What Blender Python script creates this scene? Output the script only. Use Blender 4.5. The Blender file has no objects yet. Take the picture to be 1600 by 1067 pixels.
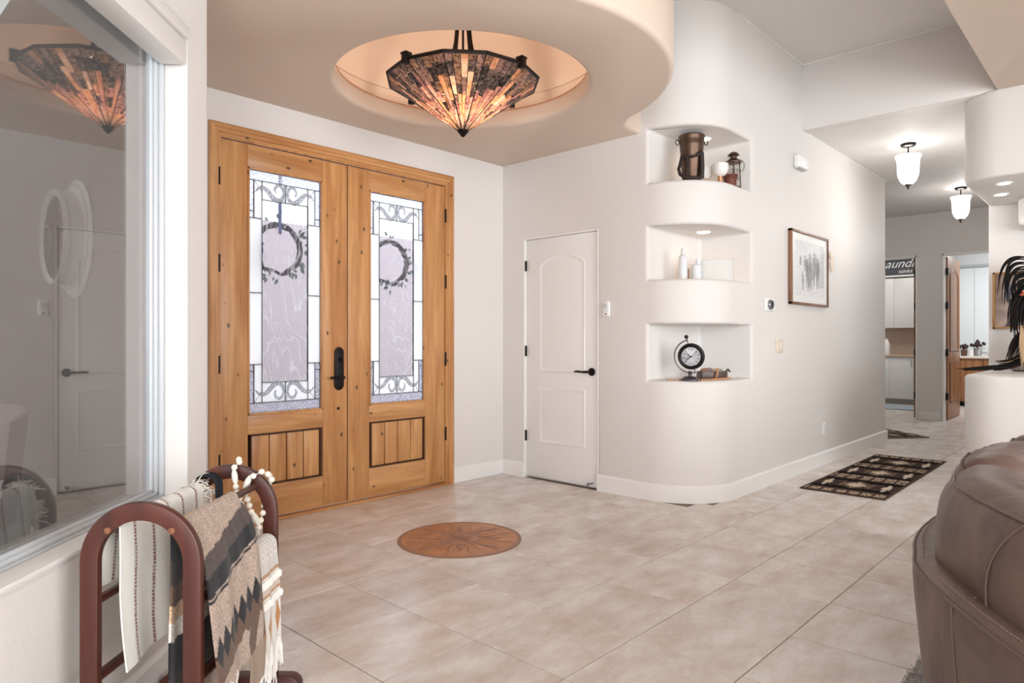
import bpy, bmesh, math, random
from mathutils import Vector, Matrix
from math import sin, cos, pi, radians, sqrt, atan2
R = random.Random(7)
S = bpy.context.scene
COL = S.collection
D = bpy.data

# ------------------------------------------------------------------ camera
H = 1.18
cam = D.cameras.new('camera'); cam_o = D.objects.new('camera', cam); COL.objects.link(cam_o)
cam.sensor_width = 36; cam.lens = 36 * 1062 / 1600
cam.shift_y = -(533.5 - 532) / 1600
cam_o.location = (0, 0, H); cam_o.rotation_euler = (pi / 2, 0, radians(43.1 - 90))
cam.clip_start = 0.05
S.camera = cam_o
# ------------------------------------------------------------------ light
w = D.worlds.new('world'); S.world = w; w.use_nodes = True
w.node_tree.nodes['Background'].inputs[0].default_value = (0.93, 0.97, 1.0, 1)
w.node_tree.nodes['Background'].inputs[1].default_value = 3.6
S.view_settings.view_transform = 'Standard'; S.view_settings.look = 'None'
S.view_settings.exposure = 0.0; S.view_settings.gamma = 1.0; S.view_settings.use_curve_mapping = False

def area(name, loc, target, sx, sy, power, color=(1, 1, 1)):
    l = D.lights.new(name, 'AREA'); l.shape = 'RECTANGLE'; l.size = sx; l.size_y = sy
    l.energy = power; l.color = color
    o = D.objects.new(name, l); COL.objects.link(o); o.location = loc
    o.rotation_euler = (Vector(target) - Vector(loc)).to_track_quat('-Z', 'Y').to_euler()
    return o
def lamp(name, loc, power, color=(1, .8, .6), r=0.03, kind='POINT', angle=120):
    l = D.lights.new(name, kind); l.energy = power; l.color = color; l.shadow_soft_size = r
    if kind == 'SPOT': l.spot_size = radians(angle); l.spot_blend = .8
    o = D.objects.new(name, l); COL.objects.link(o); o.location = loc
    return o
area('daylight_fill_back', (-2.85, -2.75, 1.5), (4.3, 2.2, 1.3), 2.4, 2.2, 215, (.925, .965, 1))  # added area light behind the camera, stands in for daylight from unseen openings
area('daylight_fill_side', (2.2, -3.85, 1.6), (3.6, 3, 1.3), 4.4, 2.3, 165, (.925, .965, 1))  # second added area light, daylight fill from the unseen side of the room
area('laundry_ceiling_light', (13.0, 3.4, 3.0), (13.0, 3.4, 0), 1.0, 1.0, 24, (1, .98, .95))
area('bath_ceiling_light', (13.6, 1.4, 3.0), (13.6, 1.4, 0), 1.2, 1.2, 60, (.95, .98, 1))

# ------------------------------------------------------------------ helpers
def lin(c):
    return tuple((x / 255 / 12.92) if x / 255 <= .04045 else ((x / 255 + .055) / 1.055) ** 2.4 for x in c)
def C4(c): return (*lin(c), 1)
FR = {}
def frame(o):
    return FR.get(o.name, Matrix.Identity(4)) if o else Matrix.Identity(4)
def tag(o, label=None, cat=None, group=None, kind=None):
    if label: o['label'] = label
    if cat: o['category'] = cat
    if group: o['group'] = group
    if kind: o['kind'] = kind
    return o
def thing(name, label, cat, loc=(0, 0, 0), rz=0, group=None):
    o = D.objects.new(name, None); COL.objects.link(o)
    o.location = loc; o.rotation_euler = (0, 0, rz); o.empty_display_size = .05
    FR[o.name] = Matrix.Translation(Vector(loc)) @ Matrix.Rotation(rz, 4, 'Z')
    return tag(o, label, cat, group)
class MB:
    """collects geometry; coordinates are in the frame M (default: world)"""
    def __init__(s, M=None):
        s.v = []; s.f = []; s.c = {}; s.mi = []; s.M = M or Matrix.Identity(4); s.m = 0
    def add(s, vs, fs):
        n = len(s.v); s.v += [s.M @ Vector(p) for p in vs]
        s.f += [tuple(i + n for i in f) for f in fs]; s.mi += [s.m] * len(fs)
        return n
    def box(s, x0, x1, y0, y1, z0, z1):
        s.add([(x0, y0, z0), (x1, y0, z0), (x1, y1, z0), (x0, y1, z0), (x0, y0, z1), (x1, y0, z1), (x1, y1, z1), (x0, y1, z1)],
              [(0, 3, 2, 1), (4, 5, 6, 7), (0, 1, 5, 4), (1, 2, 6, 5), (2, 3, 7, 6), (3, 0, 4, 7)]); return s
    def prism(s, poly, z0, z1):
        a = sum(poly[i][0] * poly[(i + 1) % len(poly)][1] - poly[(i + 1) % len(poly)][0] * poly[i][1] for i in range(len(poly)))
        if a < 0: poly = poly[::-1]
        n = len(poly)
        s.add([(x, y, z0) for x, y in poly] + [(x, y, z1) for x, y in poly],
              [tuple(range(n))[::-1], tuple(range(n, 2 * n))] + [(i, (i + 1) % n, n + (i + 1) % n, n + i) for i in range(n)]); return s
    def lathe(s, prof, n=24, c=(0, 0, 0), sx=1, sy=1, axis=None, caps=True):
        """prof: (r, z) list from bottom to top"""
        vs = []; fs = []; k = len(prof)
        A = axis or Matrix.Identity(3)
        for r, z in prof:
            for i in range(n):
                a = 2 * pi * i / n
                vs.append(Vector(c) + A @ Vector((r * cos(a) * sx, r * sin(a) * sy, z)))
        for j in range(k - 1):
            for i in range(n):
                fs.append((j * n + i, j * n + (i + 1) % n, (j + 1) * n + (i + 1) % n, (j + 1) * n + i))
        if caps and prof[0][0] > 1e-5: fs.append(tuple(range(n))[::-1])
        if caps and prof[-1][0] > 1e-5: fs.append(tuple((k - 1) * n + i for i in range(n)))
        s.add(vs, fs); return s
    def tube(s, path, r, n=8, flat=1.0, up=None, caps=True):
        path = [Vector(p) for p in path]; k = len(path)
        rs = r if isinstance(r, (list, tuple)) else [r] * k
        vs = []; prev = None
        for i, p in enumerate(path):
            t = (path[min(i + 1, k - 1)] - path[max(i - 1, 0)]).normalized()
            if up is not None: u = Vector(up)
            elif prev is None: u = Vector((0, 0, 1)) if abs(t.z) < .9 else Vector((1, 0, 0))
            else: u = prev
            a = t.cross(u)
            if a.length < 1e-6: a = t.cross(Vector((1, 0, 0)))
            a.normalize(); b = a.cross(t).normalized(); prev = b
            for j in range(n):
                q = 2 * pi * j / n
                vs.append(p + rs[i] * (cos(q) * a + flat * sin(q) * b))
        fs = [(i * n + j, (i + 1) * n + j, (i + 1) * n + (j + 1) % n, i * n + (j + 1) % n) for i in range(k - 1) for j in range(n)]
        if caps: fs += [tuple(range(n)), tuple(((k - 1) * n + j) for j in range(n))[::-1]]
        s.add(vs, fs); return s
    def cyl(s, a, b, r, n=16, r2=None):
        return s.tube([a, b], [r, r if r2 is None else r2], n)
    def ball(s, c, r, n=10, m=7, sc=(1, 1, 1)):
        vs = [(c[0], c[1], c[2] - r * sc[2])]
        for j in range(1, m):
            for i in range(n):
                ph = -pi / 2 + pi * j / m; a = 2 * pi * i / n
                vs.append((c[0] + r * sc[0] * cos(ph) * cos(a), c[1] + r * sc[1] * cos(ph) * sin(a), c[2] + r * sc[2] * sin(ph)))
        vs.append((c[0], c[1], c[2] + r * sc[2])); L = len(vs) - 1
        fs = [(0, 1 + (i + 1) % n, 1 + i) for i in range(n)]
        for j in range(m - 2):
            for i in range(n):
                a = 1 + j * n; fs.append((a + i, a + (i + 1) % n, a + n + (i + 1) % n, a + n + i))
        a = 1 + (m - 2) * n
        fs += [(a + i, a + (i + 1) % n, L) for i in range(n)]
        s.add(vs, fs); return s
    def grid(s, fn, nu, nv, col=None, closed_u=False):
        base = len(s.v); vs = []
        for j in range(nv + 1):
            for i in range(nu + 1):
                vs.append(fn(i / nu, j / nv))
                if col: s.c[base + len(vs) - 1] = col(i / nu, j / nv)
        fs = [(j * (nu + 1) + i, j * (nu + 1) + i + 1, (j + 1) * (nu + 1) + i + 1, (j + 1) * (nu + 1) + i) for j in range(nv) for i in range(nu)]
        s.add(vs, fs); return s
    def build(s, name, mat, parent=None, smooth=40, bevel=0, seg=2, solid=0, noclamp=False, cut=None, subsurf=0):
        P = frame(parent); Pi = P.inverted()
        vs = [Pi @ v for v in s.v]
        if vs:
            lo = [min(v[i] for v in vs) for i in range(3)]; hi = [max(v[i] for v in vs) for i in range(3)]
            o0 = Vector(((lo[0] + hi[0]) / 2, (lo[1] + hi[1]) / 2, lo[2]))
        else: o0 = Vector()
        me = D.meshes.new(name); me.from_pydata([v - o0 for v in vs], [], s.f); me.validate(); me.update()
        mats = mat if isinstance(mat, (list, tuple)) else [mat]
        for m in mats: me.materials.append(m)
        if len(mats) > 1:
            for p, k in zip(me.polygons, s.mi): p.material_index = k
        if s.c:
            at = me.color_attributes.new('Col', 'FLOAT_COLOR', 'POINT')
            for i in range(len(me.vertices)):
                c = s.c.get(i, (1, 1, 1)); at.data[i].color = (*c[:3], 1)
        o = D.objects.new(name, me); COL.objects.link(o)
        tmp = []
        if cut:
            for c in cut:
                cm = D.meshes.new('cut'); cm.from_pydata([Pi @ v - o0 for v in c.v], [], c.f); cm.update()
                co = D.objects.new('cut', cm); COL.objects.link(co); tmp.append(co)
                md = o.modifiers.new('b', 'BOOLEAN'); md.object = co; md.operation = 'DIFFERENCE'; md.solver = 'EXACT'
        if solid:
            md = o.modifiers.new('s', 'SOLIDIFY'); md.thickness = solid; md.offset = 0
        if bevel:
            md = o.modifiers.new('v', 'BEVEL'); md.width = bevel; md.segments = seg; md.limit_method = 'ANGLE'; md.angle_limit = radians(35); md.use_clamp_overlap = not noclamp
        if subsurf:
            md = o.modifiers.new('ss', 'SUBSURF'); md.levels = subsurf; md.render_levels = subsurf
        if o.modifiers:
            dg = bpy.context.evaluated_depsgraph_get(); dg.update()
            nm = D.meshes.new_from_object(o.evaluated_get(dg)); o.modifiers.clear()
            o.data = nm; D.meshes.remove(me); nm.name = name; me = nm
            for t in tmp:
                d = t.data; D.objects.remove(t); D.meshes.remove(d)
        if smooth:
            me.polygons.foreach_set('use_smooth', [True] * len(me.polygons))
            me.set_sharp_from_angle(angle=radians(smooth))
        o.location = o0
        if parent: o.parent = parent
        FR[o.name] = P @ Matrix.Translation(o0)
        return o
def struct(o, label=None):
    o['kind'] = 'structure'
    if label: o['label'] = label
    return o
def dup(root, loc, rz=0, label=None, group=None):
    r = root.copy(); COL.objects.link(r); r.location = loc; r.rotation_euler = (0, 0, rz)
    if label: r['label'] = label
    if group: r['group'] = group
    for ch in list(root.children):
        c = ch.copy(); COL.objects.link(c); c.parent = r
        for g in ch.children:
            e = g.copy(); COL.objects.link(e); e.parent = c
    return r
def arc(cx, cy, r, a0, a1, n=12):
    return [(cx + r * cos(radians(a0 + (a1 - a0) * i / n)), cy + r * sin(radians(a0 + (a1 - a0) * i / n))) for i in range(n + 1)]

# ------------------------------------------------------------------ materials
def newmat(name):
    m = D.materials.new(name); m.use_nodes = True
    nt = m.node_tree; b = nt.nodes['Principled BSDF']
    return m, nt, b
def N(nt, t, **kw):
    n = nt.nodes.new(t)
    for k, v in kw.items():
        if hasattr(n, k): setattr(n, k, v)
    return n
def mat(name, col, rough=.5, metal=0, bump=0, bscale=60, var=0, vscale=6, spec=None, coat=0, sheen=0, objvar=0, trans=0, emit=None, estr=0, stretch=(1, 1, 1)):
    m, nt, b = newmat(name)
    b.inputs['Base Color'].default_value = C4(col); b.inputs['Roughness'].default_value = rough; b.inputs['Metallic'].default_value = metal
    if spec is not None: b.inputs['Specular IOR Level'].default_value = spec
    if coat: b.inputs['Coat Weight'].default_value = coat
    if sheen: b.inputs['Sheen Weight'].default_value = sheen
    if trans: b.inputs['Transmission Weight'].default_value = trans
    if emit: b.inputs['Emission Color'].default_value = C4(emit); b.inputs['Emission Strength'].default_value = estr
    L = nt.links
    if bump or var:
        tc = N(nt, 'ShaderNodeTexCoord'); mp = N(nt, 'ShaderNodeMapping'); mp.inputs['Scale'].default_value = stretch
        L.new(tc.outputs['Object'], mp.inputs[0])
    if var or objvar:
        mix = N(nt, 'ShaderNodeHueSaturation'); mix.inputs['Color'].default_value = C4(col)
        if var:
            nz = N(nt, 'ShaderNodeTexNoise'); nz.inputs['Scale'].default_value = vscale; nz.inputs['Detail'].default_value = 5
            L.new(mp.outputs[0], nz.inputs['Vector'])
            mr = N(nt, 'ShaderNodeMapRange'); mr.inputs[1].default_value = .3; mr.inputs[2].default_value = .7
            mr.inputs[3].default_value = 1 - var; mr.inputs[4].default_value = 1 + var
            L.new(nz.outputs[0], mr.inputs[0]); src = mr.outputs[0]
            if objvar:
                oi = N(nt, 'ShaderNodeObjectInfo'); m2 = N(nt, 'ShaderNodeMapRange'); m2.inputs[3].default_value = 1 - objvar; m2.inputs[4].default_value = 1 + objvar
                L.new(oi.outputs['Random'], m2.inputs[0]); mu = N(nt, 'ShaderNodeMath', operation='MULTIPLY')
                L.new(src, mu.inputs[0]); L.new(m2.outputs[0], mu.inputs[1]); src = mu.outputs[0]
        else:
            oi = N(nt, 'ShaderNodeObjectInfo'); m2 = N(nt, 'ShaderNodeMapRange'); m2.inputs[3].default_value = 1 - objvar; m2.inputs[4].default_value = 1 + objvar
            L.new(oi.outputs['Random'], m2.inputs[0]); src = m2.outputs[0]
        L.new(src, mix.inputs['Value']); L.new(mix.outputs[0], b.inputs['Base Color'])
    if bump:
        n2 = N(nt, 'ShaderNodeTexNoise'); n2.inputs['Scale'].default_value = bscale; n2.inputs['Detail'].default_value = 4
        L.new(mp.outputs[0], n2.inputs['Vector'])
        bp = N(nt, 'ShaderNodeBump'); bp.inputs['Strength'].default_value = bump; bp.inputs['Distance'].default_value = .01
        L.new(n2.outputs[0], bp.inputs['Height']); L.new(bp.outputs[0], b.inputs['Normal'])
    return m
def vmat(name, rough=.8, bump=.5, bscale=400, sheen=.2, spec=.2, heather=0.12, hscale=300):
    m, nt, b = newmat(name); L = nt.links
    a = N(nt, 'ShaderNodeAttribute'); a.attribute_name = 'Col'
    tc = N(nt, 'ShaderNodeTexCoord')
    nz = N(nt, 'ShaderNodeTexNoise'); nz.inputs['Scale'].default_value = hscale; nz.inputs['Detail'].default_value = 2
    L.new(tc.outputs['Object'], nz.inputs['Vector'])
    mr = N(nt, 'ShaderNodeMapRange'); mr.inputs[1].default_value = .3; mr.inputs[2].default_value = .7; mr.inputs[3].default_value = 1 - heather; mr.inputs[4].default_value = 1 + heather
    L.new(nz.outputs[0], mr.inputs[0])
    hs = N(nt, 'ShaderNodeHueSaturation'); L.new(a.outputs['Color'], hs.inputs['Color']); L.new(mr.outputs[0], hs.inputs['Value'])
    L.new(hs.outputs[0], b.inputs['Base Color']); b.inputs['Roughness'].default_value = rough
    b.inputs['Specular IOR Level'].default_value = spec
    if sheen: b.inputs['Sheen Weight'].default_value = sheen
    if bump:
        bp = N(nt, 'ShaderNodeBump'); bp.inputs['Strength'].default_value = bump; bp.inputs['Distance'].default_value = .002
        n2 = N(nt, 'ShaderNodeTexNoise'); n2.inputs['Scale'].default_value = bscale
        L.new(tc.outputs['Object'], n2.inputs['Vector']); L.new(n2.outputs[0], bp.inputs['Height']); L.new(bp.outputs[0], b.inputs['Normal'])
    return m
def wood(name, c1, c2, axis='Z', rough=.4, knots=True, scale=1.0, coat=.15):
    """grain runs along axis; object coordinates"""
    m, nt, b = newmat(name); L = nt.links
    tc = N(nt, 'ShaderNodeTexCoord'); geo = N(nt, 'ShaderNodeNewGeometry'); mp = N(nt, 'ShaderNodeMapping')
    sc = {'X': (1.2, 16, 16), 'Y': (16, 1.2, 16), 'Z': (16, 16, 1.2)}[axis]
    mp.inputs['Scale'].default_value = [x * scale for x in sc]
    L.new(geo.outputs['Position'], mp.inputs[0])
    nz = N(nt, 'ShaderNodeTexNoise'); nz.inputs['Scale'].default_value = 1.0; nz.inputs['Detail'].default_value = 6; nz.inputs['Distortion'].default_value = .6
    L.new(mp.outputs[0], nz.inputs['Vector'])
    cr = N(nt, 'ShaderNodeValToRGB'); e = cr.color_ramp.elements; e[0].position = .35; e[0].color = C4(c2); e[1].position = .68; e[1].color = C4(c1)
    L.new(nz.outputs[0], cr.inputs[0]); out = cr.outputs[0]
    mp3 = N(nt, 'ShaderNodeMapping'); mp3.inputs['Scale'].default_value = [3 if x < 2 else 60 for x in sc]
    L.new(geo.outputs['Position'], mp3.inputs[0])
    n3 = N(nt, 'ShaderNodeTexNoise'); n3.inputs['Scale'].default_value = 2; n3.inputs['Detail'].default_value = 3; L.new(mp3.outputs[0], n3.inputs['Vector'])
    mr3 = N(nt, 'ShaderNodeMapRange'); mr3.inputs[1].default_value = .3; mr3.inputs[2].default_value = .7; mr3.inputs[3].default_value = .88; mr3.inputs[4].default_value = 1.08
    L.new(n3.outputs[0], mr3.inputs[0]); hs = N(nt, 'ShaderNodeHueSaturation'); L.new(out, hs.inputs['Color']); L.new(mr3.outputs[0], hs.inputs['Value']); out = hs.outputs[0]
    if knots:
        mp2 = N(nt, 'ShaderNodeMapping'); mp2.inputs['Scale'].default_value = {'X': (6.5, 11, 11), 'Y': (11, 6.5, 11), 'Z': (11, 11, 6.5)}[axis]
        L.new(geo.outputs['Position'], mp2.inputs[0])
        vo = N(nt, 'ShaderNodeTexVoronoi'); vo.inputs['Scale'].default_value = 1.0; L.new(mp2.outputs[0], vo.inputs['Vector'])
        k = N(nt, 'ShaderNodeMapRange'); k.inputs[1].default_value = .06; k.inputs[2].default_value = .13; k.inputs[3].default_value = 1; k.inputs[4].default_value = 0
        L.new(vo.outputs['Distance'], k.inputs[0])
        mx = N(nt, 'ShaderNodeMix'); mx.data_type = 'RGBA'; mx.inputs['B'].default_value = C4([x * .42 for x in c2])
        L.new(k.outputs[0], mx.inputs['Factor']); L.new(out, mx.inputs['A']); out = mx.outputs['Result']
    L.new(out, b.inputs['Base Color']); b.inputs['Roughness'].default_value = rough
    b.inputs['Coat Weight'].default_value = coat; b.inputs['Coat Roughness'].default_value = .3
    bp = N(nt, 'ShaderNodeBump'); bp.inputs['Strength'].default_value = .12; bp.inputs['Distance'].default_value = .003
    L.new(nz.outputs[0], bp.inputs['Height']); L.new(bp.outputs[0], b.inputs['Normal'])
    return m

WALL = mat('plaster_wall', (223, 219, 216), .55, bump=.10, bscale=45, spec=.3)
CEIL = mat('plaster_ceiling', (220, 217, 215), .6, bump=.10, bscale=40, spec=.3)
SOFF = mat('plaster_bounce_tint', (218, 200, 184), .55, bump=.08, bscale=40, spec=.3)  # same plaster as the walls, warm bounce light put into the colour
WHITE = mat('white_trim_paint', (236, 234, 232), .35, bump=.03, bscale=90, spec=.4)
DOORW = mat('white_door_paint', (236, 234, 232), .38, bump=.03, bscale=120, spec=.4)
PLASTIC = mat('white_plastic', (238, 238, 236), .3)
IRON = mat('dark_bronze', (38, 32, 30), .42, metal=.75, bump=.15, bscale=120)
BLACK = mat('black_iron', (26, 24, 24), .45, metal=.5)
PINE_Z = wood('pine_vertical', (210, 158, 104), (176, 120, 70), 'Z', rough=.42)
PINE_X = wood('pine_horizontal', (210, 158, 104), (176, 120, 70), 'X', rough=.42)
PINE_D = mat('pine_groove', (70, 38, 22), .6)
OAK = wood('interior_door_wood', (170, 116, 72), (134, 84, 46), 'Z', rough=.4, knots=False)
CHERRY = wood('cherry_rack_wood', (88, 38, 24), (60, 23, 14), 'Z', rough=.42, knots=False, scale=.8, coat=.12)
CHERRYD = mat('cherry_end_wood', (74, 44, 36), .4, var=.15)
GROUT = mat('grout', (128, 110, 98), .8, bump=.2, bscale=200)

def tilemat():
    m, nt, b = newmat('travertine_tile'); L = nt.links
    geo = N(nt, 'ShaderNodeNewGeometry'); oi = N(nt, 'ShaderNodeObjectInfo')
    mu0 = N(nt, 'ShaderNodeMath', operation='MULTIPLY'); mu0.inputs[1].default_value = 40; L.new(oi.outputs['Random'], mu0.inputs[0])
    cmb = N(nt, 'ShaderNodeCombineXYZ'); L.new(mu0.outputs[0], cmb.inputs[0]); L.new(mu0.outputs[0], cmb.inputs[1])
    add = N(nt, 'ShaderNodeVectorMath', operation='ADD'); L.new(geo.outputs['Position'], add.inputs[0]); L.new(cmb.outputs[0], add.inputs[1])
    def noise(scale, detail, rough, st=(1, 1, 1)):
        mp = N(nt, 'ShaderNodeMapping'); mp.inputs['Scale'].default_value = st; L.new(add.outputs[0], mp.inputs[0])
        n = N(nt, 'ShaderNodeTexNoise'); n.inputs['Scale'].default_value = scale; n.inputs['Detail'].default_value = detail; n.inputs['Roughness'].default_value = rough
        L.new(mp.outputs[0], n.inputs['Vector']); return n.outputs[0]
    a = noise(3.0, 7, .62, (1, 1.8, 1)); c = noise(26, 5, .65, (1, 1.6, 1)); d = noise(120, 3, .6)
    def mr(src, lo, hi, a0=.3, a1=.7):
        r = N(nt, 'ShaderNodeMapRange'); r.inputs[1].default_value = a0; r.inputs[2].default_value = a1; r.inputs[3].default_value = lo; r.inputs[4].default_value = hi; L.new(src, r.inputs[0]); return r.outputs[0]
    mx = N(nt, 'ShaderNodeMix'); mx.data_type = 'RGBA'; mx.inputs['A'].default_value = C4((200, 183, 169)); mx.inputs['B'].default_value = C4((232, 228, 224)); L.new(mr(a, 0, 1, .30, .68), mx.inputs['Factor'])
    v = mr(oi.outputs['Random'], .94, 1.04, 0, 1)
    for q in (mr(c, .945, 1.045), mr(d, .97, 1.03)):
        k = N(nt, 'ShaderNodeMath', operation='MULTIPLY'); L.new(v, k.inputs[0]); L.new(q, k.inputs[1]); v = k.outputs[0]
    hs = N(nt, 'ShaderNodeHueSaturation'); L.new(mx.outputs['Result'], hs.inputs['Color']); L.new(v, hs.inputs['Value']); L.new(hs.outputs[0], b.inputs['Base Color'])
    b.inputs['Roughness'].default_value = .27
    return m
TILE = tilemat()

# ================================================================== SETTING
XB, YD, YP = 4.37, 4.20, 2.26
ZF, ZH, ZT = 2.73, 3.06, 3.65          # foyer soffit, hall ceiling, high ceiling
rt = .70710678
WN = 1.1218
def wp(s, n, z): return (s * rt - n * rt, s * rt + n * rt, z)
WM = Matrix.Rotation(radians(45), 4, 'Z')      # local x = s along window wall, y = n outwards

# ---- floor: grout bed + individual tiles
floor = struct(MB().box(-3, 16, -4, 4.35, -.12, -.0035).build('floor', GROUT), 'beige travertine tile floor with thin grout joints')
T = 0.4478; GX = 1.4115; GY = 2.388
def in_room(x0, x1, y0, y1):
    if x0 < XB - .01: y1 = min(y1, YD)
    elif x0 < 8.86: y1 = min(y1, YP + .02)
    else: y1 = min(y1, 4.3)
    if x0 < XB < x1 and y0 > YP: x1 = XB
    return x0, x1, y0, y1
tiles = []; far = []
tile_cache = {}
def tile_mesh(dx, dy):
    k = (round(dx, 3), round(dy, 3))
    if k not in tile_cache:
        b = bmesh.new(); e = .0022; h = .0035
        pts = [(-dx, -dy), (dx, -dy), (dx, dy), (-dx, dy)]
        lo = [b.verts.new((x, y, -.012)) for x, y in pts]; mid = [b.verts.new((x, y, -e)) for x, y in pts]
        top = [b.verts.new((x - e * (1 if x > 0 else -1), y - e * (1 if y > 0 else -1), 0)) for x, y in pts]
        for i in range(4):
            j = (i + 1) % 4
            b.faces.new((lo[i], lo[j], mid[j], mid[i])); b.faces.new((mid[i], mid[j], top[j], top[i]))
        b.faces.new(top)
        me = D.meshes.new('tile'); b.to_mesh(me); b.free(); me.materials.append(TILE); tile_cache[k] = me
    return tile_cache[k]
rest = MB()
for i in range(-10, 33):
    for j in range(-5, 15):
        x0, x1 = GX + i * T, GX + (i + 1) * T; y1 = GY - j * T; y0 = y1 - T
        if x0 < XB and y0 > YD - .02: continue
        if XB - .02 < x0 < 8.8 and y0 > YP - .02: continue
        if y0 > 4.25 or x1 < -3 or y1 < -4 or x0 > 15.8: continue
        if (y0 + y1) / 2 > (x0 + x1) / 2 + WN / rt + .25 and x0 < 1.0: continue
        a, b_, c, d = in_room(x0, x1, y0, y1)
        if b_ - a < .03 or d - c < .03: continue
        g = .0019
        cx, cy = (a + b_) / 2, (c + d) / 2
        dep = cx * .7302 + cy * .6833; rr_ = cx * .6833 - cy * .7302
        vis = dep > 1.9 and abs(rr_ / dep) < .85 and cy > .2 and (cy > .85 or cx < 6.2) and cx < 12.6
        if vis:
            tiles.append((cx, cy, (b_ - a) / 2 - g, (d - c) / 2 - g))
        else:
            rest.box(a + g, b_ - g, c + g, d - g, -.012, 0)
tiles.sort(key=lambda t: t[0] ** 2 + t[1] ** 2)
for cx, cy, dx, dy in tiles[:300]:
    o = D.objects.new('tile', tile_mesh(dx, dy)); COL.objects.link(o)
    o.location = Vector((cx, cy, R.uniform(-.0006, 0))) - Vector(FR[floor.name].translation); o.parent = floor
for cx, cy, dx, dy in tiles[300:]: rest.box(cx - dx, cx + dx, cy - dy, cy + dy, -.012, 0)
o = rest.build('tile_field', TILE, floor, smooth=0); o['kind'] = 'stuff'

# ---- wall with the closet door, round corner and niches
RC = .45
cor = arc(XB + RC, YP + RC, RC, 180, 270, 18)
blk = [(XB, 4.4)] + cor + [(8.87, YP), (8.87, 4.4)]
NI = [(.885, 1.30), (1.63, 2.025), (2.35, 2.745)]
NX, NY = 5.17, 2.715
cuts = [MB().box(XB - .2, NX, YP - .2, NY, a, b) for a, b in NI]
DY0, DY1, DZ = 3.165, 3.945, 2.052
cuts.append(MB().box(XB - .2, XB + .06, DY0, DY1, -.2, DZ))
wb = MB().prism(blk, -.1, ZT + .02).build('wall_back', WALL, cut=cuts, bevel=.026, seg=4, smooth=35, noclamp=True)
struct(wb, 'beige plaster wall with a rounded corner and three lit shelf niches')
for k, (a, b) in enumerate(NI[1:]):
    cx, cy = (4.87, 2.52)
    t = thing('puck_light', ['small round recessed light in the ceiling of the middle wall niche', 'small round recessed light in the ceiling of the top wall niche behind the bucket'][k], 'light', (cx, cy, b - .012), group='recessed niche lights')
    MB().lathe([(.048, b - .004), (.058, b - .006), (.064, b + .003)], 24, (cx, cy, 0)).build('rim', WHITE, t)
    MB().lathe([(.001, b - .0075), (.048, b - .0075), (.048, b - .003)], 20, (cx, cy, 0)).build('lens', mat('puck_glow', (255, 240, 220), emit=(255, 226, 190), estr=9), t)
    lamp('niche_lamp', (cx, cy, b - .035), 1.25, (1, .68, .42), .02, 'SPOT', 150)

# ---- wall with the double door
OX0, OX1, OZ = 1.80, 3.72, 2.475
wd = MB().box(.95, 4.5, YD, 4.36, -.1, ZT).build('wall_front', WALL, cut=[MB().box(OX0, OX1, YD - .1, 4.5, -.2, OZ)], smooth=35)
struct(wd, 'beige plaster wall around the wooden double entrance door')
# ---- return wall + window wall as one continuous plaster wall with a hole
hw = MB(WM).box(.1, 2.562, WN - .15, WN + .4, .60, 2.335)
cx0, cy0 = wp(2.749, WN, 0)[:2]
poly = [wp(-4.2, WN, 0)[:2]]
rr = .05
# rounded convex corner between window wall (dir 45deg) and return wall (going +Y)
L0 = rr * math.tan(radians(22.5))
p0 = wp(2.749 - L0, WN, 0)[:2]
ccx, ccy = p0[0] - rr * rt, p0[1] + rr * rt
poly += arc(ccx, ccy, rr, -45, 0, 6)
poly += [(cx0, YD + .02), (cx0 - .2, YD + .02), (cx0 - .2, 2.85 + .06)]
yy = (cx0 - .2) + (WN + .135) / rt
poly[-1] = (cx0 - .2, yy)
poly += [wp(-4.2, WN + .135, 0)[:2]]
ww = MB().prism(poly, -.1, ZT).build('wall_left', WALL, cut=[hw], bevel=.028, seg=4, smooth=40)
struct(ww, 'pale plaster wall holding the big picture window')

# ---- other walls: hall, far wall, kitchen side, rear
def wallbox(name, label, x0, x1, y0, y1, z0, z1, m=WALL, cut=None, bevel=0):
    return struct(MB().box(x0, x1, y0, y1, z0, z1).build(name, m, cut=cut, bevel=bevel, seg=3, smooth=35), label)
wallbox('wall_far', 'beige wall at the end of the hall with two doorways', 11.6, 11.74, -.2, 4.5, 0, ZH,
        cut=[MB().box(11.5, 11.9, 1.30, 2.205, -.1, 2.45), MB().box(11.5, 11.9, 2.53, 3.43, -.1, 2.45)])
wallbox('wall_hall_side', 'plaster side wall of the far hall lobby', 8.8, 16, 4.35, 4.5, 0, ZH)
wallbox('wall_laundry', 'beige rear wall of the laundry room', 14.75, 14.9, 2.72, 4.5, 0, ZH, mat('laundry_wall', (196, 176, 160), .6))
struct(MB().prism([(11.74, 2.30), (12.62, 2.30), (12.62, 2.66), (15.2, 2.66), (15.2, 2.72), (12.5, 2.72), (12.5, 2.45), (11.74, 2.45)], 0, ZH).build('wall_bath_divider', WALL, smooth=0), 'partition between laundry room and bathroom')
wallbox('wall_bath', 'pale rear wall of the bathroom', 15.2, 15.35, -.2, 2.72, 0, ZH, mat('bath_wall', (226, 230, 232), .35))
wallbox('wall_bath_side', 'pale side wall of the bathroom', 11.74, 15.35, -.35, -.2, 0, ZH)
wallbox('wall_right', 'plaster wall behind the ledge where the painting hangs', 7.56, 11.6, -.6, 1.07, 0, ZH)
wallbox('wall_niche_side', 'plaster pier at the right of the ledge niche', 7.2, 7.56, -.2, .815, 2.15, 2.42, bevel=.05)
wallbox('wall_kitchen', 'plain plaster wall at the right outside the picture', 7.4, 7.56, -4.1, -.6, 0, ZH)
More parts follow.
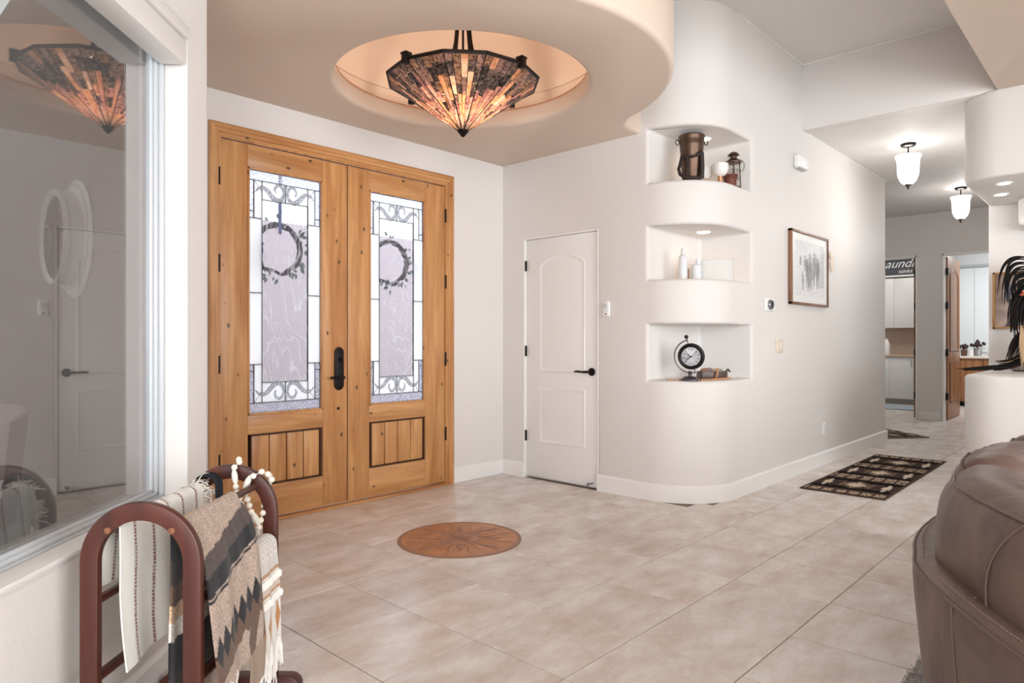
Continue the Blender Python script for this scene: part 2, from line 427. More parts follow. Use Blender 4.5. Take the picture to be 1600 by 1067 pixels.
wallbox('wall_rear', 'plain plaster wall behind the camera with a window opening', -3.1, -2.95, -4.1, -1.2, 0, ZT, cut=[MB().box(-3.3, -2.8, -3.95, -1.55, .4, 2.6)])
wallbox('wall_side', 'plain plaster wall at the side with a window opening', -3.1, 7.5, -4.15, -4.0, 0, ZT, cut=[MB().box(0, 4.4, -4.3, -3.9, .45, 2.75)])
# rounded header and half wall (same rounded plan)
r2 = .26
pl = [(7.56, 1.07)] + arc(6.2 + r2, 1.07 - r2, r2, 90, 180, 12) + [(6.2, -1.5), (7.56, -1.5)]
struct(MB().prism(pl, 2.41, ZH + .01).build('wall_header', WALL, bevel=.025, seg=3, smooth=35), 'rounded plaster header hanging over the ledge')
struct(MB().prism(pl, 0, .912).build('wall_half', WALL, bevel=.03, seg=4, smooth=35), 'low plaster half wall with a rounded end and flat top')
# ---- ceilings
struct(MB().box(-3.1, 6.225, .83, 4.4, ZT, ZT + .1).build('ceiling', CEIL), 'high pale ceiling')
wallbox('wall_beam', 'tan plaster drop face between the high ceiling and the hall', 6.225, 6.36, .83, YP + .01, ZH, ZT + .1, WALL, bevel=.012)
struct(MB().box(6.225 + .13, 16, -4.2, 4.5, ZH, ZH + .1).build('ceiling_hall', CEIL), 'white ceiling of the hall')
struct(MB().box(-3.1, 6.36, -4.2, .83, ZH, ZT + .1).build('ceiling_low', SOFF, bevel=.012), 'lower plaster ceiling on the right')
# caulk highlight where wall meets ceiling, put in as thin white strips
struct(MB().box(4.9, 6.225, YP - .008, YP, ZT - .010, ZT).build('trim_1', WHITE), 'thin white highlight line under the high ceiling')
struct(MB().box(6.215, 6.225, .83, YP, ZT - .010, ZT).build('trim_2', WHITE), 'thin white highlight line on top of the drop face')
struct(MB().box(6.36, 8.87, YP - .008, YP, ZH - .010, ZH).build('trim_3', WHITE), 'thin white highlight line along the hall ceiling')
struct(MB().box(11.592, 11.6, 1.0, 4.35, ZH - .010, ZH).build('trim_4', WHITE), 'thin white highlight line over the far wall')

# ---- foyer soffit with round disc and dome
CX, CY, RD = 2.85, 3.08, 1.265
a1 = math.degrees(math.asin((2.64 - CY) / RD)) % 360     # where the disc meets the short fascia
sof = [(XB + .05, 2.77), (XB + .05, 4.25), (1.13, 4.25), (1.13, 2.74), (1.62, 2.35)]
da = arc(CX, CY, RD, 214, a1, 40)
sof = sof[:4] + da + [(XB + .05, 2.77)][:0] + [(XB + .05, 2.77)]
sof = [(XB + .05, 4.25), (1.13, 4.25), (1.13, 2.74)] + da + [(4.085, 2.69), (4.12, 2.73), (4.17, 2.757), (4.24, 2.77), (XB + .05, 2.77)]
prof = [(.001, 2.6), (.765, 2.6), (.765, 2.855), (.90, 2.87), (.90, 3.3), (.001, 3.3)]
dome = MB().lathe(prof, 72, (CX, CY, 0))
struct(MB().prism(sof, ZF, 3.19).build('ceiling_foyer', SOFF, cut=[dome], bevel=.035, seg=4, smooth=35), 'dropped foyer ceiling with round disc edge and lit dome')
dm = [(.96, 3.15), (.88, 3.10), (.885, 2.98), (.86, 3.12), (.78, 3.25), (.62, 3.35), (.40, 3.42), (.001, 3.45), (.001, 3.48), (.42, 3.45), (.66, 3.38), (.84, 3.28), (.94, 3.19)]
struct(MB().lathe([(.96, 2.98), (.885, 2.98)] + dm[3:] + [(.96, 3.19), (.96, 2.98)], 72, (CX, CY, 0), caps=False).build('ceiling_dome', SOFF, smooth=60), 'shallow plaster dome above the foyer light')
ring = [(CX + .768 * cos(2 * pi * i / 72), CY + .768 * sin(2 * pi * i / 72), 2.845) for i in range(73)]
struct(MB().tube(ring, .0032, 6, caps=False).build('trim_5', mat('copper_line', (206, 140, 104), .5)), 'thin copper coloured line around the inside of the dome')

# ---- baseboards
def base_path(name, pts, h=.128, t=.018, label=None):
    m = MB(); P_ = [Vector((x, y)) for x, y in pts]; n = len(P_)
    offs = []
    for i in range(n):
        d0 = (P_[i] - P_[i - 1]).normalized() if i else None
        d1 = (P_[i + 1] - P_[i]).normalized() if i < n - 1 else None
        d = ((d0 or d1) + (d1 or d0)).normalized()
        k = 1 / max(.4, d.dot(d1 or d0)); offs.append(Vector((d.y, -d.x)) * k)
    vs = []
    sec = [(0, 0), (t, 0), (t, h - .014), (t * .45, h - .002), (0, h)]
    for p, o_ in zip(P_, offs):
        for a, z in sec: vs.append((p.x + o_.x * a, p.y + o_.y * a, z))
    k = len(sec)
    fs = [(i * k + j, (i + 1) * k + j, (i + 1) * k + (j + 1) % k, i * k + (j + 1) % k) for i in range(n - 1) for j in range(k)]
    fs += [tuple(range(k)), tuple((n - 1) * k + j for j in range(k))[::-1]]
    m.add(vs, [f[::-1] for f in fs])
    return struct(m.build(name, WHITE, smooth=30), label)
base_path('baseboard_back', [(XB, DY0 - .002)][::1] + [(XB, YP + RC)] + arc(XB + RC, YP + RC, RC, 180, 270, 18)[1:] + [(8.87, YP), (8.87, 4.35)][:1], label='white baseboard around the rounded corner and along the hall')
for o in [D.objects['baseboard_back']]:
    pass
base_path('baseboard_hall_end', [(8.87, YP - .018), (8.87, 4.34)], label='white baseboard at the end of the hall wall')
base_path('baseboard_corner', [(XB, YD), (XB, DY1 + .002)], label='short white baseboard between the corner and the closet door')
base_path('baseboard_front', [(3.768, YD), (XB - .018, YD)], label='white baseboard right of the double door')
base_path('baseboard_left', [wp(-3.5, WN, 0)[:2], wp(2.75, WN, 0)[:2]], h=.13, label='white baseboard under the picture window')
base_path('baseboard_far', [(11.6, 2.512), (11.6, 2.225)], label='white baseboard between the two far doorways')

# ================================================================== DOORS
# ---- casing of double door
def casing(segs):
    m = MB()
    sec = [(0, 0), (.0, .020), (.012, .026), (.030, .026), (.034, .018), (.055, .018), (.060, .010), (.075, .010), (.078, 0)]
    x0, x1, z1 = 1.766, 3.768, 2.53
    path = [(x0, 0, 1, 0), (x0, z1, 1, -1), (x1, z1, -1, -1), (x1, 0, -1, 0)]
    vs = []
    for x, z, dx, dz in path:
        for a, d in sec: vs.append((x + dx * a, YD - d, z + dz * a))
    k = len(sec)
    m.add(vs, [(i * k + j, i * k + (j + 1) % k, (i + 1) * k + (j + 1) % k, (i + 1) * k + j) for i in segs for j in range(k)])
    return m
t = casing((0, 2)).build('trim_6', PINE_Z, smooth=25); struct(t, 'knotty pine casing around the double door'); casing((1,)).build('head_casing', PINE_X, t, smooth=25)
j = MB(); j.box(1.80, 1.832, YD - .004, 4.34, 0, 2.475); j.box(3.688, 3.72, YD - .004, 4.34, 0, 2.475); j.box(1.832, 3.688, YD - .004, 4.34, 2.445, 2.475)
j.build('jamb', PINE_Z, t)
MB().box(1.80, 3.72, YD - .035, 4.36, 0, .016).build('threshold', PINE_X, t, bevel=.004)
j = MB(); j.box(1.832, 3.688, 4.262, 4.28, .0, .03); j.build('sill_gap', BLACK, t)

def opal():
    m, nt, b = newmat('opal_glass'); L = nt.links
    tr = N(nt, 'ShaderNodeBsdfTranslucent'); tr.inputs[0].default_value = (.95, .97, 1, 1)
    mx = N(nt, 'ShaderNodeMixShader'); mx.inputs[0].default_value = .2
    b.inputs['Base Color'].default_value = (.9, .92, .94, 1); b.inputs['Roughness'].default_value = .2
    L.new(tr.outputs[0], mx.inputs[1]); L.new(b.outputs[0], mx.inputs[2]); L.new(mx.outputs[0], nt.nodes['Material Output'].inputs[0])
    return m
def seeglass(name, tint, fac, streak, scale, kind='wave'):
    m, nt, b = newmat(name); L = nt.links
    tp = N(nt, 'ShaderNodeBsdfTransparent'); tp.inputs[0].default_value = (*tint, 1)
    geo = N(nt, 'ShaderNodeNewGeometry')
    if kind == 'wave':
        mp = N(nt, 'ShaderNodeMapping'); mp.inputs['Rotation'].default_value = (0, radians(35), 0); mp.inputs['Scale'].default_value = scale; L.new(geo.outputs['Position'], mp.inputs[0])
        tx = N(nt, 'ShaderNodeTexNoise'); tx.inputs['Scale'].default_value = 1; tx.inputs['Detail'].default_value = 2; tx.inputs['Distortion'].default_value = 1.6
        L.new(mp.outputs[0], tx.inputs['Vector']); h = tx.outputs[0]
        sn = N(nt, 'ShaderNodeMath', operation='SINE'); mul = N(nt, 'ShaderNodeMath', operation='MULTIPLY'); mul.inputs[1].default_value = 64; L.new(h, mul.inputs[0]); L.new(mul.outputs[0], sn.inputs[0]); h = sn.outputs[0]
        lo, hi = .7, 1.0
    else:
        tx = N(nt, 'ShaderNodeTexNoise'); tx.inputs['Scale'].default_value = scale; tx.inputs['Detail'].default_value = 3; L.new(geo.outputs['Position'], tx.inputs['Vector']); h = tx.outputs[0]
        lo, hi = .45, .62
    mr = N(nt, 'ShaderNodeMapRange'); mr.inputs[1].default_value = lo; mr.inputs[2].default_value = hi; mr.inputs[3].default_value = fac; mr.inputs[4].default_value = fac + streak; L.new(h, mr.inputs[0])
    mr.clamp = True
    b.inputs['Base Color'].default_value = (.8, .82, .86, 1); b.inputs['Roughness'].default_value = .12
    tl = N(nt, 'ShaderNodeBsdfTranslucent'); tl.inputs[0].default_value = (.9, .92, .97, 1)
    m2 = N(nt, 'ShaderNodeMixShader'); m2.inputs[0].default_value = .45; L.new(tl.outputs[0], m2.inputs[1]); L.new(b.outputs[0], m2.inputs[2])
    bp = N(nt, 'ShaderNodeBump'); bp.inputs['Strength'].default_value = .6; bp.inputs['Distance'].default_value = .01; L.new(h, bp.inputs['Height']); L.new(bp.outputs[0], b.inputs['Normal'])
    mx = N(nt, 'ShaderNodeMixShader'); L.new(mr.outputs[0], mx.inputs[0]); L.new(tp.outputs[0], mx.inputs[1]); L.new(m2.outputs[0], mx.inputs[2]); L.new(mx.outputs[0], nt.nodes['Material Output'].inputs[0])
    return m
OPAL = opal()
WAVY = seeglass('wavy_glass', (.80, .80, .84), .07, .28, (3.6, 3.6, 1.3))
HAMM = seeglass('hammered_glass', (.66, .68, .78), .10, .8, 120, 'hammer')
BEVG = seeglass('bevelled_glass', (.55, .56, .58), .35, .4, 60, 'hammer')
CAME = mat('lead_came', (128, 130, 136), .35, metal=.6)

def door_leaf(name, X0, X1, gx0, gx1, px0, px1, handle, label):
    Y0, Y1 = YD + .004, YD + .05
    root = MB().box(X0, X1, Y1 - .004, Y1, .03, 2.437)   # thin back sheet replaced below
    root = MB()
    root.box(X0, gx0, Y0, Y1, .03, 2.437)
    d = root.build(name, PINE_Z, bevel=.003); struct(d, label)
    MB().box(gx1, X1, Y0, Y1, .03, 2.437).build('stile', PINE_Z, d, bevel=.003)
    g0, g1 = .70, 2.295
    MB().box(gx0, gx1, Y0 + .001, Y1, g1, 2.437).build('top_rail', PINE_X, d, bevel=.003)
    MB().box(gx0, gx1, Y0 + .001, Y1, .575, g0).build('middle_rail', PINE_X, d, bevel=.003)
    MB().box(gx0, gx1, Y0 + .001, Y1, .03, .235).build('bottom_rail', PINE_X, d, bevel=.003)
    # beading round the glass
    b = MB()
    for (a0, a1_, c0, c1) in ((gx0, gx0 + .012, g0, g1), (gx1 - .012, gx1, g0, g1), (gx0, gx1, g0, g0 + .012), (gx0, gx1, g1 - .012, g1)):
        b.box(a0, a1_, Y0 - .004, Y0 + .02, c0, c1)
    b.build('glass_bead', PINE_Z, d, bevel=.002)
    # recessed plank panel
    MB().box(gx0, gx1, Y1 - .012, Y1 - .002, .235, .575).build('panel_back', PINE_D, d)
    b = MB()
    for (a0, a1_, c0, c1) in ((px0 - .008, px0, .242, .568), (px1, px1 + .008, .242, .568), (px0 - .008, px1 + .008, .236, .244), (px0 - .008, px1 + .008, .566, .574)):
        b.box(a0, a1_, Y0 - .003, Y0 + .03, c0, c1)
    b.build('panel_moulding', PINE_D, d)
    n = 4; wd_ = (px1 - px0) / n
    for k in range(n):
        MB().box(px0 + k * wd_ + .0035, px0 + (k + 1) * wd_ - .0035, Y0 + .006, Y1 - .012, .247, .563).build('plank', PINE_Z, d, bevel=.004)
    # leaded glass
    x0, x1, z0, z1 = gx0 + .012, gx1 - .012, g0 + .012, g1 - .012
    W = x1 - x0; yg = Y0 + .022
    def fx(u): return x0 + u * W
    zc0, zc1 = .905, 2.10
    bt = .062; bs = .075
    rects = [('glass_panel', WAVY, .18, .82, zc0, zc1)]
    rects += [('border_glass', HAMM, 0, 1, z1 - bt, z1), ('border_glass', HAMM, 0, 1, z0, z0 + bt)]
    for u0, u1 in ((0, bs), (1 - bs, 1)):
        rects += [('border_glass', HAMM, u0, u1, 2.02, z1 - bt), ('border_glass', HAMM, u0, u1, z0 + bt, .98),
                  ('corner_square', HAMM, u0, u1, 1.975, 2.02), ('corner_square', HAMM, u0, u1, .98, 1.025)]
    for u0, u1 in ((0, .18), (.82, 1)):
        rects += [('frosted_panel', OPAL, u0, u1, 1.025, 1.49), ('frosted_panel', OPAL, u0, u1, 1.49, 1.975)]
    for u0, u1 in ((bs, .18), (.82, 1 - bs)):
        rects += [('frosted_panel', OPAL, u0, u1, 1.975, z1 - bt), ('frosted_panel', OPAL, u0, u1, z0 + bt, 1.025)]
    for u0, u1 in ((.18, .5), (.5, .82)):
        rects += [('frosted_panel', OPAL, u0, u1, zc1, z1 - bt), ('frosted_panel', OPAL, u0, u1, z0 + bt, zc0)]
    cm = MB()
    for nm, mt, u0, u1, c0, c1 in rects:
        MB().box(fx(u0), fx(u1), yg, yg + .005, c0, c1).build(nm, mt, d, smooth=0)
        for (a0, a1_, e0, e1) in ((fx(u0), fx(u0), c0, c1), (fx(u1), fx(u1), c0, c1)): cm.box(a0 - .0016, a0 + .0016, yg - .003, yg + .008, e0, e1)
        for z in (c0, c1): cm.box(fx(u0), fx(u1), yg - .003, yg + .008, z - .0016, z + .0016)
    for (u, z, u2, z2) in ((bs, z1 - bt, .18, 2.15), (1 - bs, z1 - bt, .82, 2.15), (bs, z0 + bt, .18, .85), (1 - bs, z0 + bt, .82, .85)):
        cm.tube([(fx(u), yg - .001, z), (fx(u2), yg - .001, z2)], .0016, 4)
    cm.build('lead_came', CAME, d, smooth=0)
    # scrolls
    def scroll(zb, up):
        for sgn in (-1, 1):
            path = []; rad = []
            u = [(.41, -.016), (.365, .010), (.31, .018), (.25, .004), (.19, -.030), (.13, -.052), (.07, -.046), (.03, -.014), (.035, .026), (.08, .050), (.125, .044), (.15, .018), (.135, -.006)]
            rr_ = [.002, .009, .013, .015, .017, .017, .014, .010, .009, .011, .010, .008, .005]
            sm = []
            # smooth by subdividing (Catmull-Rom)
            for i in range(len(u) - 1):
                p0_, p1_, p2_, p3_ = u[max(i - 1, 0)], u[i], u[i + 1], u[min(i + 2, len(u) - 1)]
                for q_ in range(4):
                    s_ = q_ / 4
                    f = lambda a, b_, c, d_: .5 * (2 * b_ + (c - a) * s_ + (2 * a - 5 * b_ + 4 * c - d_) * s_ * s_ + (3 * b_ - a - 3 * c + d_) * s_ ** 3)
                    sm.append((f(p0_[0], p1_[0], p2_[0], p3_[0]), f(p0_[1], p1_[1], p2_[1], p3_[1]))); rad.append(rr_[i] * (1 - s_) + rr_[i + 1] * s_)
            sm.append(u[-1]); rad.append(rr_[-1])
            pts = [(fx(.5 + sgn * a), yg - .003, zb + up * b_ * 1.0) for a, b_ in sm]
            MB().tube(pts, rad, 8, flat=.5, up=(0, 1, 0)).build('bevelled_scroll', BEVG, d)
        MB().lathe([(.001, -.02), (.010, -.004), (.010, .004), (.001, .02)], 8, (fx(.5), yg - .003, zb + up * .045)).build('bevelled_scroll', BEVG, d)
    scroll(2.160, 1); scroll(.845, -1)
    # hinges
    hx = X0 if X0 < 2.5 else X1
    for z in (.42, 1.03, 1.66, 2.20):
        MB().cyl((hx + (-.004 if X0 < 2.5 else .004), YD - .006, z - .055), (hx + (-.004 if X0 < 2.5 else .004), YD - .006, z + .055), .0075, 10).build('hinge', IRON, d)
    return d
dl = door_leaf('door_1', 1.836, 2.757, 2.02, 2.562, 2.045, 2.540, True, 'left leaf of the knotty pine entrance door with leaded glass')
dr = door_leaf('door_2', 2.765, 3.685, 2.950, 3.482, 2.968, 3.462, False, 'right leaf of the knotty pine entrance door with leaded glass')
MB().box(2.757, 2.765, YD + .01, YD + .05, .03, 2.437).build('astragal', PINE_D, dr)
# handle set
hp = MB()
oval = []
for i in range(40):
    a = 2 * pi * i / 40; rx = .038; 
    zz = .112 + .038 * abs(sin(a)) if abs(sin(a)) > .01 else .112
    oval.append((rx * cos(a) * (1 + .05 * (i % 2)), (1 if sin(a) >= 0 else -1) * (.112 + (.040) * abs(sin(a)) * (1 + .06 * (i % 2)))))
Mh = Matrix.Translation((2.688, YD + .004, .98)) @ Matrix.Rotation(radians(90), 4, 'X')
hp.M = Mh; hp.prism(oval, 0, .009)
plate = hp.build('handle_plate', IRON, dl, bevel=.002)
MB(Mh).prism([(x * .72, y * .8) for x, y in oval], .008, .013).build('raised_panel', BLACK, plate, bevel=.002)
m = MB(); m.cyl((2.700, YD + .004, .918), (2.700, YD - .045, .918), .011, 12); m.tube([(2.705, YD - .043, .918), (2.67, YD - .048, .921), (2.63, YD - .046, .917), (2.595, YD - .044, .921)], [.011, .0085, .009, .010], 10)
m.build('lever', IRON, plate)
m = MB(); m.cyl((2.693, YD, 1.045), (2.693, YD - .014, 1.045), .019, 16); m.box(2.689, 2.697, YD - .030, YD - .012, 1.025, 1.06); m.build('thumb_turn', IRON, plate)
for z in (1.07, .88):
    MB().ball((2.66, YD - .006, z), .004, 8, 5).build('screw', IRON, plate)
MB().lathe([(.001, 0), (.011, .0), (.009, .006), (.001, .008)], 16, (2.684, YD + .003, .698), axis=Matrix.Rotation(radians(90), 3, 'X')).build('door_viewer', IRON, dl)

# ---- closet door (white, two panel, arched top)
dc = MB().box(XB + .022, XB + .058, DY0 + .004, DY1 - .004, .014, DZ - .006)
cd = dc.build('door_3', DOORW, bevel=.002); struct(cd, 'white two panel closet door with an arched top panel')
def arched(y0, y1, z0, z1, rise, n=14):
    p = [(y0, z0), (y1, z0)]
    for i in range(n + 1):
        u = i / n; y = y1 + (y0 - y1) * u
        p.append((y, z1 - rise + rise * sin(pi * u) ** .8 if rise else z1))
    return p
def panel_loop(m, pts, x, w_, dpt):
    """moulded frame: ring profile going inwards"""
    cyy = sum(p[0] for p in pts) / len(pts); czz = sum(p[1] for p in pts) / len(pts)
    def inset(k):
        out = []; n = len(pts)
        for i in range(n):
            a = Vector(pts[i - 1]); b = Vector(pts[i]); c = Vector(pts[(i + 1) % n])
            d0 = (b - a); d1 = (c - b)
            if d0.length < 1e-6: d0 = d1
            if d1.length < 1e-6: d1 = d0
            d0.normalize(); d1.normalize(); n0 = Vector((-d0.y, d0.x)); n1 = Vector((-d1.y, d1.x)); nn = (n0 + n1)
            nn = nn.normalized() / max(.5, nn.normalized().dot(n0)) if nn.length > 1e-6 else n0
            out.append(b + nn * k)
        return out
    rings = [(0, 0), (.006, dpt), (.016, dpt), (.032, -.0005)]
    vs = []; n = len(pts)
    for k, dx in rings:
        for q_ in inset(k): vs.append((x - dx, q_.x, q_.y))
    fs = [(r * n + i, r * n + (i + 1) % n, (r + 1) * n + (i + 1) % n, (r + 1) * n + i) for r in range(3) for i in range(n)]
    m.add(vs, fs)
for nm, pts in (('upper_panel', arched(3.303, 3.791, .915, 1.905, .085)), ('lower_panel', arched(3.303, 3.791, .31, .785, 0, 1))):
    m = MB(); panel_loop(m, pts, XB + .0215, 0, .0055); m.build(nm, DOORW, cd, smooth=40)
m = MB(); xx = XB + .02
m.lathe([(.001, .016), (.012, .018), (.020, .014), (.030, .011), (.033, .004), (.033, 0)], 24, (xx, 3.236, .93), axis=Matrix.Rotation(radians(-90), 3, 'Y'))
hnd = m.build('door_handle', IRON, cd)
MB().tube([(xx - .01, 3.236, .93), (xx - .045, 3.236, .93), (xx - .055, 3.26, .931), (xx - .052, 3.30, .929), (xx - .050, 3.345, .933), (xx - .050, 3.375, .929)], [.009, .009, .010, .008, .009, .006], 10).build('lever', IRON, hnd)
for z in (.36, 1.09, 1.825):
    MB().box(XB + .004, XB + .024, DY1 - .012, DY1 + .004, z - .045, z + .045).build('hinge', IRON, cd, bevel=.002)
MB().box(XB + .010, XB + .03, DY0 - .0015, DY0 + .004, .9, .96).build('strike_plate', CAME, cd)
st = MB(); st.cyl((XB + .02, 3.225, .045), (XB - .045, 3.225, .045), .006, 10); st.lathe([(.012, 0), (.013, .006), (.009, .012)], 12, (XB - .042, 3.225, .045), axis=Matrix.Rotation(radians(-90), 3, 'Y'))
st.build('door_stop', CAME, cd)
# reveal: thin white jamb
m = MB(); m.box(XB - .002, XB + .06, DY1 - .004, DY1 + .010, 0, DZ + .010); m.box(XB - .002, XB + .06, DY0 - .006, DY0 + .004, 0, DZ + .010); m.box(XB - .002, XB + .06, DY0, DY1, DZ - .004, DZ + .010)
struct(m.build('trim_7', WHITE), 'thin white jamb around the closet door')

# ---- far doorways: jamb liners and wooden doors
for k, (y0, y1) in enumerate(((1.30, 2.205), (2.53, 3.43))):
    m = MB(); m.box(11.585, 11.75, y0 - .002, y0 + .02, 0, 2.45); m.box(11.585, 11.75, y1 - .02, y1 + .002, 0, 2.45); m.box(11.585, 11.75, y0, y1, 2.43, 2.452)
    struct(m.build('trim_%d' % (8 + k), WHITE), ['white jamb of the bathroom doorway', 'white jamb of the laundry doorway'][k])
def wooddoor(name, x0, y, label, side):
    d = MB().box(x0, x0 + .88, y, y + .040, .012, 2.42).build(name, OAK, bevel=.002); struct(d, label)
    for nm, z0, z1, rise in (('upper_panel', 1.02, 2.26, .10), ('lower_panel', .25, .86, 0)):
        pts = arched(-.31, .31, z0, z1, rise, 12 if rise else 1)
        m = MB(Matrix.Translation((x0 + .44, y, 0)) @ Matrix.Rotation(radians(90), 4, 'Z')); 
        m = MB(Matrix(((0, 1, 0, x0 + .44), (1, 0, 0, y), (0, 0, 1, 0), (0, 0, 0, 1))))
        panel_loop(m, pts, .0, 0, .012)
        m.build(nm, OAK, d)
        q_ = MB(); a = [(x0 + .44 + p[0], p[1]) for p in pts]
        fr = MB()
        for i in range(len(a)):
            b_ = a[(i + 1) % len(a)]; fr.tube([(a[i][0], y - .002, a[i][1]), (b_[0], y - .002, b_[1])], .006, 6)
        fr.build('panel_moulding', PINE_D, d)
    for z in (.35, 1.0, 1.7, 2.2):
        MB().box(x0 - .045, x0 + .004, y - .012, y + .03, z - .05, z + .05).build('hinge', BLACK, d)
    return d
wooddoor('door_4', 11.76, 2.165, 'open wooden bathroom door with an arched panel', 0)
wooddoor('door_5', 11.70, 2.555, 'open wooden laundry door seen edge on', 0)

# ================================================================== PICTURE WINDOW
VIN = mat('vinyl_frame', (196, 200, 204), .3)
wf = MB(WM)
def wbox(m, s0, s1, n0, n1, z0, z1): m.box(s0, s1, n0, n1, z0, z1)
g = dict(s0=.24, s1=2.425, z0=.68, z1=2.26)
for (n0, n1, e) in ((WN + .080, WN + .134, 0), (WN + .094, WN + .130, .018), (WN + .104, WN + .126, .034)):
    a0, a1_, b0, b1 = .10 + e, 2.562 - e, .60 + e * .75, 2.335 - e
    w_ = .017
    for (s0, s1, z0, z1) in ((a1_ - w_, a1_, b0, b1), (a0, a0 + w_, b0, b1), (a0, a1_, b0, b0 + w_ * .8), (a0, a1_, b1 - w_, b1)):
        wf.box(s0, s1, n0, n1, z0, z1)
win = wf.build('window_1', VIN, bevel=.003, smooth=30); struct(win, 'large fixed picture window with a stepped white vinyl frame')
def paneglass():
    m, nt, b = newmat('window_glass'); L = nt.links
    tp = N(nt, 'ShaderNodeBsdfTransparent'); tp.inputs[0].default_value = (.80, .82, .82, 1)
    gl = N(nt, 'ShaderNodeBsdfGlossy'); gl.inputs['Roughness'].default_value = .004; gl.inputs[0].default_value = (.95, .93, .94, 1)
    lw = N(nt, 'ShaderNodeLayerWeight'); lw.inputs[0].default_value = .5
    pw = N(nt, 'ShaderNodeMath', operation='POWER'); pw.inputs[1].default_value = 3; L.new(lw.outputs['Facing'], pw.inputs[0])
    mr = N(nt, 'ShaderNodeMapRange'); mr.inputs[3].default_value = .10; mr.inputs[4].default_value = 1.0; L.new(pw.outputs[0], mr.inputs[0])
    mx = N(nt, 'ShaderNodeMixShader'); L.new(mr.outputs[0], mx.inputs[0]); L.new(tp.outputs[0], mx.inputs[1]); L.new(gl.outputs[0], mx.inputs[2]); L.new(mx.outputs[0], nt.nodes['Material Output'].inputs[0])
    return m
MB(WM).box(.15, 2.53, WN + .112, WN + .116, .64, 2.29).build('glass_pane', paneglass(), win, smooth=0)
def screenmat():
    m, nt, b = newmat('insect_screen'); L = nt.links
    tp = N(nt, 'ShaderNodeBsdfTransparent'); b.inputs['Base Color'].default_value = C4((120, 114, 112)); b.inputs['Roughness'].default_value = .8
    mx = N(nt, 'ShaderNodeMixShader'); mx.inputs[0].default_value = .45; L.new(tp.outputs[0], mx.inputs[1]); L.new(b.outputs[0], mx.inputs[2]); L.new(mx.outputs[0], nt.nodes['Material Output'].inputs[0])
    return m
MB(WM).box(.15, 2.475, WN + .131, WN + .132, .64, 2.29).build('insect_screen', screenmat(), win, smooth=0)
# roller shade box at the top of the recess
sh = thing('window_shade', 'white roller shade box across the top of the picture window', 'window shade', wp(1.3, WN, 2.2))
m = MB(WM); m.box(.11, 2.54, WN - .005, WN + .09, 2.195, 2.285); m.build('fascia', WHITE, sh, bevel=.006)
m = MB(WM); m.box(.11, 2.54, WN - .020, WN + .09, 2.285, 2.333); m.build('head_rail', WHITE, sh, bevel=.008)
# wooden sill inside
m = MB(WM); m.box(.10, 2.562, WN - .004, WN + .075, .597, .612); m.build('window_sill', WHITE, win, bevel=.004)

# ---- outside of the window: porch wall with clock, chair, ground, roof
EXT = mat('exterior_stucco', (140, 128, 122), .9, bump=.5, bscale=160)
PAVE = mat('porch_concrete', (150, 142, 136), .85, bump=.2, bscale=60)
struct(MB().box(cx0 - .24, cx0 - .2, yy + .02, 7.2, -.1, 3.2).build('wall_porch', EXT), 'brown grey stucco porch wall outside the window')
struct(MB().box(-6, 9, 4.37, 9, -.14, -.02).build('ground_porch', PAVE), 'concrete porch floor outside')
struct(MB().prism([wp(-5, WN + .145, 0)[:2], (cx0 - .25, yy + .03), (cx0 - .25, 4.36), (-6, 4.36), (-6, 0)], -.14, -.02).build('ground_patio', PAVE), 'concrete patio outside the picture window')
struct(MB().box(-4, cx0 - .24, 6.6, 6.8, -.1, 3.1).build('wall_porch_end', EXT), 'stucco wall at the end of the patio')
struct(MB().box(-.5, 8, 7.6, 7.8, -.1, 2.6).build('wall_garden', mat('garden_wall', (206, 196, 198), .9, bump=.3)), 'pale garden wall beyond the entrance')

ck = thing('wall_clock', 'round whitewashed wall clock with beaded rings seen through the picture window', 'clock', (cx0 - .24, 3.57, 1.64))
A = Matrix.Rotation(radians(-90), 3, 'Y'); c = (cx0 - .24, 3.57, 1.64)
CKW = mat('whitewash', (216, 208, 202), .6, var=.15, vscale=30)
MB().lathe([(.0, 0), (.262, 0), (.268, .012), (.255, .022), (.225, .024), (.215, .030), (.20, .075), (.215, .085), (.212, .098), (.195, .10), (.180, .085), (.178, .06)], 48, c, axis=A).build('case', CKW, ck)
MB().lathe([(.0, .090), (.192, .090)], 40, c, axis=A).build('dial', mat('dial_white', (228, 228, 226), .5), ck)
def beads(Rb, off, n, r, nm):
    m = MB()
    for i in range(n):
        a = 2 * pi * i / n; m.ball((c[0] - off, c[1] + Rb * cos(a), c[2] + Rb * sin(a)), r, 6, 4)
    o = m.build(nm, CKW, ck); o['kind'] = 'stuff'
beads(.245, .024, 90, .007, 'outer_beads'); beads(.205, .10, 76, .007, 'inner_beads')
HB = mat('clock_black', (30, 28, 28), .5)
for i in range(12):
    a = 2 * pi * i / 12
    MB().tube([(c[0] - .092, c[1] + .125 * cos(a), c[2] + .125 * sin(a)), (c[0] - .092, c[1] + .165 * cos(a), c[2] + .165 * sin(a))], .005, 4).build('numeral', HB, ck)
MB().tube([(c[0] - .095, c[1], c[2]), (c[0] - .095, c[1] + .07, c[2] + .04)], .005, 4).build('hour_hand', HB, ck)
MB().tube([(c[0] - .095, c[1], c[2]), (c[0] - .095, c[1] + .11, c[2] - .06)], .004, 4).build('minute_hand', HB, ck)
